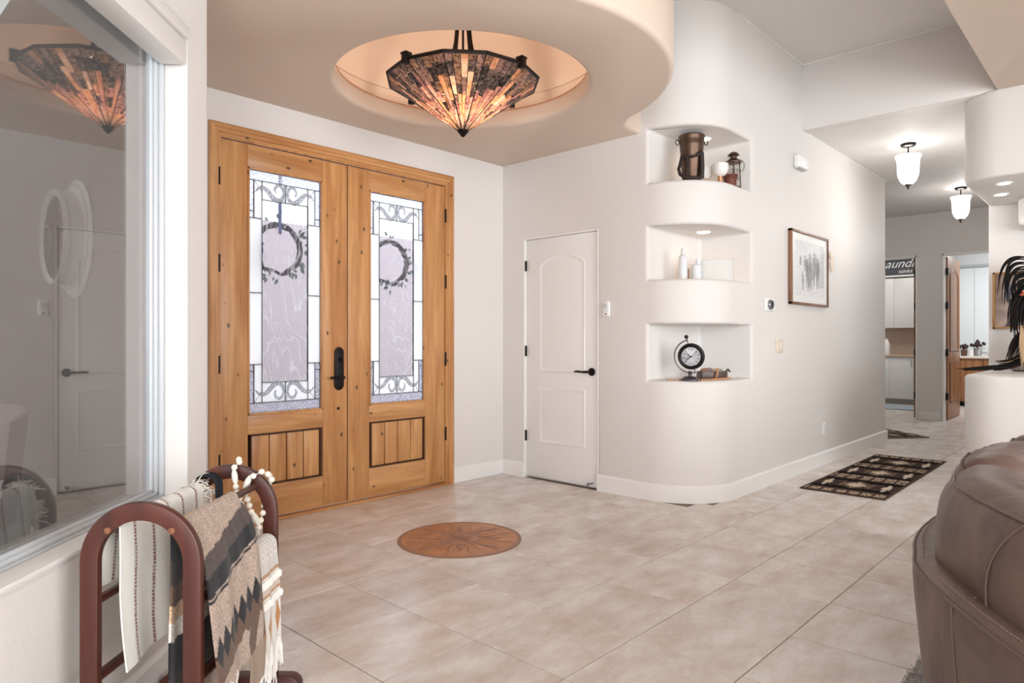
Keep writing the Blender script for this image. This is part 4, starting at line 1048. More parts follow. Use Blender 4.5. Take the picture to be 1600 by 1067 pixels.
gp = [(4.448, 2.585), (4.47, 2.545), (4.485, 2.505), (4.52, 2.40), (4.56, 2.372), (4.60, 2.356), (4.66, 2.345), (4.72, 2.34), (4.79, 2.335), (4.86, 2.33), (4.93, 2.335), (4.975, 2.355), (4.96, 2.40)]
pl_ = []
for i in range(len(gp) - 1):
    a, b_ = Vector((*gp[i], 0)), Vector((*gp[i + 1], 0)); n = max(1, int((b_ - a).length / .0165))
    pl_ += [a.lerp(b_, k / n) for k in range(n)]
pts3 = [(p.x, p.y, z0 + .0075) for p in pl_] + [tuple(Vector((4.80, 2.385, z0 + z)) - FW * (.012 * sin(z * 30)) + RT * (.02 * z * 10)) for z in (.02, .033, .046, .059, .071, .08)]
for p in pts3:
    if bme is None:
        o = MB().ball((0, 0, 0), .0075, 8, 6).build('bead', BD, None); bme = o.data; bo = Vector((0, 0, -.0075)); D.objects.remove(o)
    o = D.objects.new('bead', bme); COL.objects.link(o); o.parent = t; o.location = Vector(p) + bo - Vector((4.7, 2.4, z0))

# ================================================================== FLOOR MEDALLION
mc = Vector((2.742, 2.992, 0)); RM = .367
t = thing('floor_medallion', 'round copper coloured sunburst medallion inlaid in the tiles', 'medallion', (mc.x, mc.y, 0))
COPR = mat('medallion_copper', (184, 126, 84), .38, metal=.35, var=.22, vscale=9, bump=.3, bscale=60)
COPD = mat('medallion_groove', (120, 72, 46), .5, metal=.3)
COPE = mat('medallion_edge', (150, 112, 92), .45, metal=.2)
MB().lathe([(RM, -.004), (RM, .003), (RM - .004, .0045), (RM - .018, .0045), (RM - .020, .003)], 72, mc).build('outer_ring', COPE, t)
MB().lathe([(.001, .0018), (RM - .016, .0018)], 60, mc).build('bed', COPD, t)
for k in range(4):
    a0 = radians(k * 90 + 45 + 42)
    pol = [(mc.x + .004 * cos(a0 + pi / 4), mc.y + .004 * sin(a0 + pi / 4))] + [(mc.x + (RM - .022) * cos(a0 + .012 + (pi / 2 - .024) * i / 20), mc.y + (RM - .022) * sin(a0 + .012 + (pi / 2 - .024) * i / 20)) for i in range(21)]
    MB().prism(pol, .0005, .0032).build('quadrant', COPR, t, smooth=0)
for k in range(24):
    a = 2 * pi * k / 24 + .05; long_ = k % 2 == 0
    r0, r1 = .125, (.315 if long_ else .25); pts = []
    for i in range(9):
        s_ = i / 8; w_ = .05 * sin(s_ * 2 * pi) * (1 if k % 4 < 2 else -1)
        pts.append((mc.x + (r0 + (r1 - r0) * s_) * cos(a + w_), mc.y + (r0 + (r1 - r0) * s_) * sin(a + w_), .0035))
    MB().tube(pts, [.007, .009, .010, .010, .009, .007, .006, .004, .002], 6, up=(0, 0, 1), flat=.3).build('sun_ray', COPR if k % 3 else COPE, t)
    MB().tube([(p[0] + .012 * sin(a), p[1] - .012 * cos(a), .0031) for p in pts], .0022, 4, up=(0, 0, 1), flat=.5).build('ray_groove', COPD, t)
MB().lathe([(.110, .003), (.114, .0065), (.120, .0065), (.124, .003)], 48, mc).build('inner_ring', COPE, t)
for k in range(12):
    a = 2 * pi * k / 12; pts = [(mc.x + r_ * cos(a + .3 * i_), mc.y + r_ * sin(a + .3 * i_), .0035) for i_, r_ in enumerate((.02, .05, .075, .095))]
    MB().tube(pts, [.004, .007, .006, .002], 6, up=(0, 0, 1), flat=.35).build('petal', COPE, t)

# ================================================================== RUGS
def cross(u, v, cu, cv, a, b_):
    x, y = (u - cu) / a, (v - cv) / b_
    return (x * x + (y - .7) ** 2 < .25) or (x * x + (y + .7) ** 2 < .25) or ((x - .9) ** 2 + y * y < .3) or ((x + .9) ** 2 + y * y < .3) or x * x + y * y < .2
def rugcol(u, v):
    # u along length, v across; four flower bands, three dark cells
    per = .945 / 3; k = (u - .0275) % per / per; jag = .05 * abs((v * 22) % 2 - 1)
    cream, tan, brn, drk, gry = (206, 192, 170), (134, 108, 88), (76, 60, 52), (20, 17, 18), (62, 54, 52)
    if v < .022 or v > .978 or u < .008 or u > .992: return lin(brn)
    kk = min(k, 1 - k)
    if kk < .17 or u < .07 or u > .93:
        x = (v * 6.5) % 1 - .5; y = kk / .17 if u >= .03 else 1
        d = abs(x) * 1.5 + abs((kk - .05) / .15)
        if kk < .12 and abs(x) < .38 and sin(v * 120) * sin(kk * 160) > -.45: return lin(cream if (int(v * 40) + int(k * 60)) % 3 == 0 else tan)
        return lin(brn if kk > .13 else (70, 58, 52))
    d = abs(v - .5) * 2.9 + abs(k - .5) * 2.4 - .05 * sin(v * 150)
    if d < .40 and (abs((k * 26 + v * 3) % 2 - 1) > .28 or d < .2): return lin(cream)
    if d < .62: return lin(gry if int(k * 26 + v * 9) % 2 else tan)
    for cv in (.14, .86):
        if cross(k, v, .5, cv, .15, .045): return lin(cream)
    e = abs(k - .5) + jag
    if e < .12: return lin(tan if .3 < v < .7 else gry)
    if e < .2: return lin(brn)
    return lin(drk)
RUGM = vmat('woven_rug', .95, .6, 300, sheen=0, spec=.05, heather=.18, hscale=150)
def rug(name, label, cat, ox, oy, ang, L_, W_, colf, nu=150, nv=60, grp=None):
    M_ = Matrix.Translation((ox, oy, 0)) @ Matrix.Rotation(ang, 4, 'Z')
    t = thing(name, label, cat, (ox, oy, 0), ang, grp)
    m = MB(M_); m.grid(lambda u, v: (u * L_, v * W_, .009), nu, nv, col=colf); m.build('pile', RUGM, t, smooth=0)
    m = MB(M_); e = .004; m.box(-e, L_ + e, -e, W_ + e, .001, .0085); m.build('backing', mat('rug_edge', (70, 54, 46), .9), t)
    return t
rug('runner_rug', 'dark brown runner with cream southwestern stars in the hall', 'rug', 5.54, 1.42, radians(.4), 2.155, .608, rugcol)
rug('accent_rug', 'small dark patterned rug partly hidden behind the hall wall', 'rug', 9.478, 1.937, radians(49.7), 1.15, .62, rugcol, 90, 40)
def bluecol(u, v): return lin((150, 168, 182) if sin(u * 14) * sin(v * 9) > .1 else (176, 184, 190))
rug('laundry_mat', 'pale blue mat on the laundry room floor', 'mat', 12.95, 2.75, 0, .85, 1.2, bluecol, 30, 30)

# ================================================================== SOFA
def leather():
    m, nt, b = newmat('brown_leather'); L = nt.links
    geo = N(nt, 'ShaderNodeNewGeometry')
    n1 = N(nt, 'ShaderNodeTexNoise'); n1.inputs['Scale'].default_value = 5; n1.inputs['Detail'].default_value = 5; n1.inputs['Distortion'].default_value = .8; L.new(geo.outputs['Position'], n1.inputs['Vector'])
    cr = N(nt, 'ShaderNodeValToRGB'); e = cr.color_ramp.elements; e[0].position = .34; e[0].color = C4((84, 66, 60)); e[1].position = .68; e[1].color = C4((116, 94, 84)); L.new(n1.outputs[0], cr.inputs[0]); L.new(cr.outputs[0], b.inputs['Base Color'])
    n2 = N(nt, 'ShaderNodeTexNoise'); n2.inputs['Scale'].default_value = 380; L.new(geo.outputs['Position'], n2.inputs['Vector'])
    n3 = N(nt, 'ShaderNodeTexNoise'); n3.inputs['Scale'].default_value = 10; n3.inputs['Distortion'].default_value = .8; n3.inputs['Detail'].default_value = 4
    mp = N(nt, 'ShaderNodeMapping'); mp.inputs['Scale'].default_value = (1, 1, .35); L.new(geo.outputs['Position'], mp.inputs[0]); L.new(mp.outputs[0], n3.inputs['Vector'])
    b1 = N(nt, 'ShaderNodeBump'); b1.inputs['Strength'].default_value = .12; b1.inputs['Distance'].default_value = .002; L.new(n2.outputs[0], b1.inputs['Height'])
    b2 = N(nt, 'ShaderNodeBump'); b2.inputs['Strength'].default_value = .35; b2.inputs['Distance'].default_value = .012; L.new(n3.outputs[0], b2.inputs['Height']); L.new(b1.outputs[0], b2.inputs['Normal']); L.new(b2.outputs[0], b.inputs['Normal'])
    b.inputs['Roughness'].default_value = .44; b.inputs['Specular IOR Level'].default_value = .45
    return m
LE = leather(); PIPE = mat('leather_piping', (100, 80, 72), .5); STI = mat('stitching', (158, 132, 118), .6)
ctl = [(1.087, -.284), (1.293, -.064), (1.565, .167), (1.791, .325), (2.01, .443), (2.153, .48), (2.302, .511), (2.494, .526), (2.748, .517), (3.065, .471), (3.479, .38), (3.913, .238), (4.386, -.004)]
sp = []
for i in range(len(ctl) - 1):
    p = [Vector(ctl[max(0, min(len(ctl) - 1, i + k))]) for k in (-1, 0, 1, 2)]
    for q_ in range(8):
        s_ = q_ / 8; sp.append(.5 * (2 * p[1] + (p[2] - p[0]) * s_ + (2 * p[0] - 5 * p[1] + 4 * p[2] - p[3]) * s_ ** 2 + (3 * p[1] - p[0] - 3 * p[2] + p[3]) * s_ ** 3))
sp.append(Vector(ctl[-1])); cum = [0]
for i in range(1, len(sp)): cum.append(cum[-1] + (sp[i] - sp[i - 1]).length)
def at_s(s_):
    s_ = max(0, min(cum[-1] - 1e-6, s_)); i = max(k for k in range(len(cum)) if cum[k] <= s_); i = min(i, len(sp) - 2)
    f = (s_ - cum[i]) / (cum[i + 1] - cum[i]); p = sp[i].lerp(sp[i + 1], f)
    a = sp[max(0, i - 2)]; b_ = sp[min(len(sp) - 1, i + 3)]; d = (b_ - a).normalized(); return p, Vector((d.y, -d.x))
def sw(s_, o_, z): p, n = at_s(s_); return (p.x + n.x * o_, p.y + n.y * o_, z)
LT = cum[-1]
sofa = thing('sectional_sofa', 'curved brown leather sectional sofa at the right edge of the room', 'sofa', (2.6, 0, 0))
secp = [(.085, .03), (.055, .06), (.035, .20), (.018, .35), (.004, .50), (.0, .56), (.004, .585), (.016, .600), (.05, .606), (.09, .604), (.125, .59), (.14, .55), (.14, .30), (.13, .03)]
k = len(secp); nn = 72; m = MB(); vs = [sw(LT * i / nn, o_, z) for i in range(nn + 1) for o_, z in secp]
m.add(vs, [(i * k + j_, i * k + (j_ + 1) % k, (i + 1) * k + (j_ + 1) % k, (i + 1) * k + j_) for i in range(nn) for j_ in range(k)] + [tuple(range(k))[::-1], tuple(nn * k + j_ for j_ in range(k))])
m.build('back_shell', LE, sofa, smooth=50)
MB().tube([sw(LT * i / 90, .004, .588) for i in range(91)], .004, 8).build('piping', PIPE, sofa)
m = MB()
for i in range(int(LT / .011)): m.tube([sw(i * .011, .024, .6045), sw(i * .011 + .006, .024, .6045)], .0011, 4)
m.build('stitching', STI, sofa, smooth=0)['kind'] = 'stuff'
for s_ in (.93, 1.75, 2.9):
    MB().tube([sw(s_, .034, .20), sw(s_, .016, .35), sw(s_, .003, .50), sw(s_, .0, .58), sw(s_, .05, .608), sw(s_, .12, .594)], .0022, 6).build('panel_seam', PIPE, sofa)
def cushion(sa, sb, crest=.83, o0=.192, amp=1.0):
    nu, nv = 30, 28; vs = []; zc, zb = crest, .46; c_z = (zc + zb) / 2; bb = (zc - zb) / 2; aa = .138
    for i in range(nu + 1):
        u = i / nu; e = 1 - abs(2 * u - 1) ** 5; sc_ = .35 + .65 * max(0, e) ** .5 if 0 < u < 1 else .02
        puff = 1 + .03 * sin(u * 17 + sa * 5)
        for j_ in range(nv):
            a = 2 * pi * j_ / nv; ca_, sa_ = cos(a), sin(a); f = lambda x_, e_: (1 if x_ >= 0 else -1) * abs(x_) ** e_
            wr = 1 + .012 * sin(a * 5 + u * 22) + .008 * sin(u * 60 + a * 2)
            vs.append(sw(sa + (sb - sa) * u, o0 - aa * sc_ * puff * f(ca_, .8) * wr, c_z + bb * (.86 + .14 * sc_) * f(sa_, .85) * sc_ ** .35 * wr))
    m = MB(); m.add(vs, [(i * nv + j_, (i + 1) * nv + j_, (i + 1) * nv + (j_ + 1) % nv, i * nv + (j_ + 1) % nv) for i in range(nu) for j_ in range(nv)] + [tuple(range(nv)), tuple(nu * nv + j_ for j_ in range(nv))[::-1]])
    o = m.build('back_cushion', LE, sofa, smooth=80)
    a = radians(52); pth = []
    for i in range(1, 30):
        u = i / 30; e = 1 - abs(2 * u - 1) ** 5; sc_ = .35 + .65 * e ** .5; ca_, sa_ = cos(a), sin(a); puff = 1 + .03 * sin(u * 17 + sa * 5)
        wr = 1.012 + .012 * sin(a * 5 + u * 22) + .008 * sin(u * 60 + a * 2)
        pth.append(sw(sa + (sb - sa) * u, o0 - aa * sc_ * puff * ca_ ** .8 * wr, c_z + bb * (.86 + .14 * sc_) * sa_ ** .85 * sc_ ** .35 * wr))
    MB().tube(pth, .0038, 6).build('piping', PIPE, o)
    us = .42; pth = []
    for i in range(0, 13):
        a = radians(-40 + 95 * i / 12); e = 1 - abs(2 * us - 1) ** 5; sc_ = .35 + .65 * e ** .5; f = lambda x_, e_: (1 if x_ >= 0 else -1) * abs(x_) ** e_; puff = 1 + .03 * sin(us * 17 + sa * 5)
        wr = 1.006 + .012 * sin(a * 5 + us * 22)
        pth.append(sw(sa + (sb - sa) * (us + .03 * sin(i / 3)), o0 - aa * sc_ * puff * f(cos(a), .8) * wr, c_z + bb * (.86 + .14 * sc_) * f(sin(a), .85) * sc_ ** .35 * wr))
    MB().tube(pth, .0024, 6).build('seam', PIPE, o)
def s_of(x):
    i = min(range(len(sp)), key=lambda k_: abs(sp[k_].x - x)); return cum[i]
cushion(s_of(1.25), s_of(2.46), .835)
cushion(s_of(2.40), s_of(3.02), .84); cushion(s_of(3.00), s_of(3.55), .85); cushion(s_of(3.53), s_of(4.2), .85)
for a_, b_ in ((.1, 1.45), (1.46, 2.3), (2.31, 3.3)):
    m = MB(); vs = []; sec = [(.15, .12), (.15, .44), (.17, .46), (.72, .47), (.76, .44), (.76, .12)]; kk = len(sec)
    vs = [sw(a_ + (b_ - a_) * i / 16, o_, z) for i in range(17) for o_, z in sec]
    m.add(vs, [(i * kk + j_, i * kk + (j_ + 1) % kk, (i + 1) * kk + (j_ + 1) % kk, (i + 1) * kk + j_) for i in range(16) for j_ in range(kk)] + [tuple(range(kk))[::-1], tuple(16 * kk + j_ for j_ in range(kk))])
    m.build('seat', LE, sofa, smooth=40)
for s_ in (.35, 1.3, 2.2, 3.1): MB().cyl(sw(s_, .12, .016), sw(s_, .12, .05), .02, 10).build('foot', BLACK, sofa)
# shag rug
SH = mat('grey_shag', (184, 179, 177), .95, bump=1, bscale=140, var=.25, vscale=90, sheen=.3)
t = thing('shag_rug', 'thick grey shag rug under the leather sofa', 'rug', (2.6, -.3, 0))
R2 = random.Random(3)
MB().grid(lambda u, v: (.9 + 3.4 * u, -1.2 + 1.815 * v + .008 * sin(u * 300), .002 + (0 if v > .995 or u in (0, 1) else .014 + R2.uniform(-.004, .004))), 150, 90).build('pile', SH, t, smooth=60)
m = MB()
for i in range(5200):
    x = R2.uniform(2.2, 3.1); y = R2.uniform(.38, .618)
    dx, dy = R2.uniform(-.008, .008), R2.uniform(-.008, .008); r_ = R2.uniform(.0015, .003)
    m.add([(x - r_, y, .012), (x + r_, y, .012), (x, y + r_, .012), (x + dx, y + dy, R2.uniform(.018, .026))], [(0, 1, 3), (1, 2, 3), (2, 0, 3)])
m.build('tufts', SH, t, smooth=0)['kind'] = 'stuff'

# ================================================================== BLANKET RACK
RO = (.618, 1.881, 0); RA = radians(42)
RM4 = Matrix.Translation(RO) @ Matrix.Rotation(RA, 4, 'Z')
def rackframe(o_=None): return MB(RM4)
rack = thing('blanket_rack', 'reddish brown wooden blanket rack with arched ends below the window', 'rack', RO, RA)
for x0 in (0, .530):
    out = [(.157, 0.03)] + [(.157 * cos(radians(a)), .609 + .157 * sin(radians(a))) for a in range(0, 181, 6)] + [(-.157, .03)]
    inn = [(-.110, .03)] + [(.110 * cos(radians(a)), .609 + .110 * sin(radians(a))) for a in range(180, -1, -6)] + [(.110, .03)]
    n = len(out); m = MB(RM4); inr = inn[::-1]
    vs = [(x0, y, z) for y, z in out] + [(x0, y, z) for y, z in inr] + [(x0 + .022, y, z) for y, z in out] + [(x0 + .022, y, z) for y, z in inr]
    fs = []
    for i in range(n - 1):
        fs += [(i, i + 1, n + i + 1, n + i), (2 * n + i, 3 * n + i, 3 * n + i + 1, 2 * n + i + 1), (i, 2 * n + i, 2 * n + i + 1, i + 1), (n + i, n + i + 1, 3 * n + i + 1, 3 * n + i)]
    fs += [(0, n, 3 * n, 2 * n), (n - 1, 3 * n - 1, 4 * n - 1, 2 * n - 1)]
    m.add(vs, fs); fr_ = m.build('arched_end', CHERRY, rack, bevel=.003, smooth=35)
    ft = [(-.235, 0), (-.235, .03)] + [(-.235 + .035 * (1 - cos(radians(a))), .03 + .035 * sin(radians(a))) for a in range(10, 91, 16)] + [(.20 - .035 * (1 - cos(radians(a))) + .035, .03 + .035 * sin(radians(a))) for a in range(90, 0, -16)] + [(.235, .03), (.235, 0)]
    m = MB(RM4); n2 = len(ft)
    m.add([(x0 - .012, y, z) for y, z in ft] + [(x0 + .034, y, z) for y, z in ft], [tuple(range(n2)), tuple(range(n2, 2 * n2))[::-1]] + [(i, n2 + i, n2 + (i + 1) % n2, (i + 1) % n2) for i in range(n2)])
    m.build('foot', CHERRY, rack, bevel=.003)
    if x0 == 0:
        for y in (.083, -.083):
            MB(RM4).lathe([(.001, 0), (.009, 0), (.008, .003), (.001, .0045)], 16, (-.0, y, .694), axis=Matrix.Rotation(radians(-90), 3, 'Y')).build('dowel_plug', mat('plug_wood', (128, 82, 54), .4), rack)
for y, z, r_ in ((.083, .694, .0115), (-.083, .694, .0115), (.134, .50, .0115), (-.134, .50, .0115), (.134, .30, .014), (-.134, .30, .014), (0, .075, .014)):
    MB(RM4).cyl((.01, y, z), (.545, y, z), r_, 14).build('rod', CHERRYD if z > .6 else CHERRY, rack)

def drape(yr, zr, u0, u1, tin, tout, rr_, sgn, spread_out=.12, spread_in=.05, fold=.006, slant_in=0, slant_out=0, skew=0, seed=0, bulge=0):
    """sgn=-1: outer side towards -y.  v=0 inner hem .. v=1 outer hem"""
    def pos(u, v):
        ti = tin + slant_in * (u - .5); to = tout + slant_out * (u - .5)
        t_ = -ti + (ti + to) * v; x = u0 + (u1 - u0) * u
        q_ = rr_ * pi / 2; s_ = sgn
        if abs(t_) < q_:
            a = t_ / rr_; y = yr + s_ * rr_ * sin(a); z = zr + rr_ * cos(a); L_ = 0
        else:
            L_ = abs(t_) - q_; k_ = s_ if t_ > 0 else -s_
            spd = spread_out if t_ > 0 else spread_in
            y = yr + k_ * (rr_ + spd * L_ + (bulge * (1 - math.exp(-L_ / .07)) if t_ > 0 else 0)); z = zr - L_ * (1 - .5 * spd ** 2)
        f_ = min(1, abs(t_) / .2)
        y += fold * f_ * sin(u * 9 + seed + t_ * 3) + fold * .5 * f_ * sin(u * 21 + seed * 2); x += .01 * f_ * sin(t_ * 9 + seed) + skew * t_
        z += .0012 * sin(u * 50 + seed)
        return (x, y, z)
    return pos
CLOTH = vmat('woven_cotton', .95, .5, 700, heather=.06, hscale=500)
KNIT = vmat('heather_wool', .95, .8, 500, heather=.42, hscale=260)
# white striped blanket
ta, tb = .375, .19
bl = thing('striped_throw', 'cream woven throw with dashed red stripes on the window side of the rack', 'blanket', RO, RA)
pos = drape(.087, .690, .024, .47, ta, tb, .022, 1, .10, .06, .007, slant_in=-.06, seed=1)
def ca(u, v):
    x = u * .444; t_ = -ta + (ta + tb) * v
    wob = .004 * sin(t_ * 14)
    k = (x + wob - .06) / .085; f = abs(k - round(k)) * .085
    if f < .0036 and (t_ * 110) % 1 < .62: return lin((122, 52, 52))
    if f < .007: return lin((206, 200, 192))
    n = .5 + .5 * sin(u * 180) * sin(v * 260); g = 226 + 8 * n
    return lin((g, g - 2, g - 8))
MB(RM4).grid(pos, 170, 300, col=ca).build('woven_cloth', CLOTH, bl, solid=.004, smooth=70)
m = MB(RM4); r3 = random.Random(5)
for i in range(230):
    t_ = r3.uniform(-.12, .14); v_ = (t_ + ta) / (ta + tb); p = Vector(pos(1, v_)); L_ = r3.uniform(.03, .075)
    pts = [p]; d = Vector((r3.uniform(.3, 1), r3.uniform(-.7, .7), r3.uniform(.0, 1.0))).normalized()
    for k in range(5):
        d = (d + Vector((r3.uniform(-.6, .6), r3.uniform(-.6, .6), r3.uniform(-.9, .35)))).normalized(); pts.append(pts[-1] + d * L_ / 5)
    m.tube([tuple(q_) for q_ in pts], .0017, 4)
m.build('fringe', mat('fringe_cotton', (226, 220, 208), .95), bl)['kind'] = 'stuff'
for u in (.62, .83):
    p = Vector(pos(u, .0)); MB(RM4).tube([p, p + Vector((0, .002, -.02)), p + Vector((.004, 0, -.045))], [.003, .004, .007], 8).build('tassel', mat('tassel_brown', (96, 50, 38), .9), bl)
# brown patterned blanket
b2 = thing('patterned_blanket', 'brown black and tan southwestern blanket on the room side of the rack', 'blanket', RO, RA)
tb1, tb2 = .56, .47
posb = drape(-.083, .694, .030, .352, tb1, tb2, .018, -1, .06, -.02, .006, slant_out=-.08, skew=.02, seed=2.2, bulge=.058)
def cb(u, v):
    t_ = -tb1 + (tb1 + tb2) * v; x = u * .322
    tan, tan2, gry, blk, brn, wht = (176, 156, 142), (200, 168, 136), (78, 66, 64), (28, 28, 34), (104, 80, 66), (236, 232, 226)
    if t_ > -.01:
        T_ = t_ + .07 * (x - .18)
        if T_ < .075: return lin(tan)
        if T_ < .125: return lin(gry)
        if T_ < .175: return lin(blk)
        if T_ < .181: return lin(tan)
        if T_ < .188: return lin(blk)
        saw = abs((x / .042) % 1 - .5) * 2
        if T_ < .275 + .045 * saw: return lin(tan)
        saw2 = abs(((x + .02) / .042) % 1 - .5) * 2
        if T_ < .325 + .040 * saw2: return lin(blk)
        if x < .13 and T_ > .43 + .03 * saw: return lin(wht)
        if x < .08 and T_ > .36 + .3 * x: return lin(brn) if T_ < .40 else lin(tan)
        if T_ < .38 + .02 * saw: return lin(brn)
        if x < .2 and T_ > .40: return lin(tan)
        return lin(brn if sin(x * 60 + T_ * 30) > -.2 else tan)
    d = -t_
    for lim, c_ in ((.055, tan2), (.135, blk), (.195, (58, 50, 50)), (.245, brn), (.285, tan2), (.33, (226, 216, 204)), (.42, blk), (.48, (56, 46, 46)), (.6, tan)):
        if d < lim + .004 * sin(x * 90): return lin(c_)
    return lin(tan)
MB(RM4).grid(posb, 110, 250, col=cb).build('woven_cloth', KNIT, b2, solid=.006, smooth=70)
m = MB(RM4)
for i in range(26):
    u = .62 + .36 * i / 26; p = Vector(posb(u, 1)); m.tube([p, p + Vector((.002, -.002, -.05)), p + Vector((.003 * sin(i), .001, -.12))], .0022, 4)
m.build('fringe', mat('fringe_brown', (150, 132, 116), .95), b2)['kind'] = 'stuff'
# macrame throw
b3 = thing('macrame_throw', 'white fringed macrame throw with tan diamonds at the far end of the rack', 'throw', RO, RA)
tc1, tc2 = .10, .40
posc = drape(-.134, .513, .335, .505, tc1, tc2, .030, -1, .05, .02, .003, seed=.6)
def cc_(u, v):
    t_ = -tc1 + (tc1 + tc2) * v; x = u * .17
    if t_ < .0: return lin((214, 210, 204))
    if t_ < .115:
        dx = ((x / .034) % 1 - .5) * .034; dz = t_ - .062
        d = abs(dx) / .008 + abs(dz) / .014
        if d < .7: return lin((196, 164, 134))
        if d < 1.3: return lin((240, 238, 234))
        return lin((222, 218, 212) if int(x * 300 + t_ * 300) % 2 else (204, 200, 196))
    if t_ < .128: return lin((186, 146, 112))
    if t_ < .142: return lin((236, 232, 226))
    if t_ < .180: return lin((178, 134, 100) if (x * 110) % 1 < .35 else (232, 228, 222))
    if t_ < .190: return lin((186, 146, 112))
    if t_ < .205: return lin((238, 234, 228))
    if t_ < .225: return lin((178, 134, 100) if (x * 75) % 1 < .35 else (232, 228, 222))
    for cx_, cz_ in ((.03, .30), (.085, .285), (.15, .275)):
        if abs(x - cx_) / .020 + abs(t_ - cz_) / .055 < 1: return lin((192, 140, 92))
    return lin((230, 227, 221))
MB(RM4).grid(posc, 90, 160, col=cc_).build('woven_cloth', CLOTH, b3, solid=.004, smooth=70)
for t_ in (.135, .198):
    v_ = (t_ + tc1) / (tc1 + tc2)
    m = MB(RM4)
    for i in range(60):
        u = i / 59; p = Vector(posc(u, v_)) + Vector((0, -.004, 0)); m.tube([p, p + Vector((r3.uniform(-.002, .002), -.006, -.008)), p + Vector((r3.uniform(-.003, .003), -.005, -.020))], .0022, 4)
    m.build('fringe_row', mat('fringe_white', (236, 233, 228), .95), b3)['kind'] = 'stuff'
m = MB(RM4)
for i in range(54):
    u = i / 53; p = Vector(posc(u, 1 - .12 * abs(sin(u * 9)))) + Vector((0, -.003, 0)); L_ = r3.uniform(.06, .10)
    m.tube([p, p + Vector((r3.uniform(-.004, .004), r3.uniform(-.004, .002), -L_ / 2)), p + Vector((r3.uniform(-.008, .008), r3.uniform(-.006, .004), -L_))], .0024, 4)
m.build('bottom_fringe', D.materials['fringe_white'], b3)['kind'] = 'stuff'
# black scarf
b4 = thing('black_scarf', 'folded black cloth draped at the far end of the rack', 'cloth', RO, RA)
posd = drape(.062, .700, .485, .527, .13, .10, .038, 1, .05, .05, .003, seed=.2)
MB(RM4).grid(posd, 12, 40).build('folded_cloth', mat('black_cotton', (26, 28, 36), .9, bump=.5, bscale=300), b4, solid=.008, smooth=70)
# bead garland over the rack
g2 = thing('white_bead_garland', 'string of white and carved beads looped over the far end of the rack', 'garland', RO, RA)
WB = mat('white_bead', (232, 224, 210), .5, var=.08, vscale=60); WBc = mat('carved_bead', (226, 222, 214), .6)
sph = MB().ball((0, 0, 0), .0102, 12, 8).build('bead', WB, None); sm_ = sph.data; D.objects.remove(sph)
lon = MB().lathe([(.001, -.026), (.005, -.024), (.009, -.012), (.0105, .0), (.009, .012), (.005, .024), (.001, .026)], 8).build('long_bead', WBc, None); lm_ = lon.data; D.objects.remove(lon)
strands = [[(-.026, .782, 0, .54), (-.030, .774, 0, .535), (-.022, .760, 0, .515), (-.026, .730, 1), (-.030, .698, 0), (-.034, .679, 0), (-.041, .660, 0), (-.047, .641, 0), (-.060, .613, 1), (-.080, .584, 0)],
           [(-.137, .715, 0, .54), (-.126, .734, 0, .535), (-.107, .743, 0, .53), (-.088, .733, 0), (-.068, .712, 1), (-.062, .677, 0), (-.068, .656, 0), (-.075, .636, 0), (-.081, .615, 0), (-.096, .592, 1), (-.107, .564, 0)],
           [(-.038, .652, 0), (-.034, .630, 0), (-.035, .612, 0), (-.040, .582, 1)],
           [(-.118, .722, 0, .57), (-.115, .695, 0, .57), (-.113, .672, 0, .56), (-.112, .650, 0, .55), (-.111, .628, 0, .54), (-.111, .606, 0, .53), (-.108, .584, 0, .52)]]
BO = Vector((0, 0, -.0102)); BL = Vector((0, 0, -.026))
for st_ in strands:
    for k, b_ in enumerate(st_):
        x = b_[3] if len(b_) > 3 else .508
        o = D.objects.new('long_bead' if b_[2] else 'bead', lm_ if b_[2] else sm_); COL.objects.link(o); o.parent = g2
        nx = st_[min(k + 1, len(st_) - 1)]; pv = st_[max(k - 1, 0)]
        dv = Vector((0, nx[0] - pv[0], nx[1] - pv[1])).normalized(); qr = dv.to_track_quat('Z', 'X')
        o.rotation_mode = 'QUATERNION'; o.rotation_quaternion = qr if b_[2] else qr
        o.location = Vector((x, b_[0], b_[1])) + qr @ (BL if b_[2] else BO)
    MB(RM4).tube([(b_[3] if len(b_) > 3 else .508, b_[0], b_[1]) for b_ in st_], .0018, 5).build('cord', WBc, g2)
MB(RM4).tube([(.508, -.104, .560), (.508, -.103, .545), (.508, -.102, .50), (.508, -.101, .46)], [.004, .010, .011, .013], 10).build('tassel', mat('tassel_cotton', (222, 216, 206), .95, bump=1, bscale=200), g2)

# ================================================================== LEDGE: headdress, vase, painting
FE = mat('black_feather', (17, 14, 14), .7, spec=.2); FB = mat('brown_feather', (44, 26, 22), .7, spec=.2); FT = mat('tan_feather', (176, 146, 112), .7)
fh = thing('feather_headdress', 'black feather headdress with a red and yellow band trailing over the ledge', 'headdress', (7.0, .80, .912))
def feather(p0_, p1_, sag, w_, mt, nm='feather', twist=0.0):
    a, b_ = Vector(p0_), Vector(p1_); n = 12; side = (b_ - a).cross(Vector((0, 0, 1)))
    side = (RT * cos(twist) + FW * sin(twist)); dd = (b_ - a).normalized(); side = (side - dd * side.dot(dd)).normalized()
    vs = []; fs = []
    for i in range(n + 1):
        s_ = i / n; p = a.lerp(b_, s_) + Vector(sag) * (4 * s_ * (1 - s_)); ww = w_ * (sin(pi * min(1, s_ * .85 + .12)) ** .6) * (1 - .55 * s_)
        if i == n: ww = .001
        dd2 = dd.cross(side).normalized() * .0035
        vs += [p - side * ww, p + dd2, p + side * ww, p - dd2]
    for i in range(n):
        for j_ in range(4): fs.append((i * 4 + j_, i * 4 + (j_ + 1) % 4, (i + 1) * 4 + (j_ + 1) % 4, (i + 1) * 4 + j_))
    m = MB(); m.add(vs, fs); return m.build(nm, mt, fh, smooth=60)
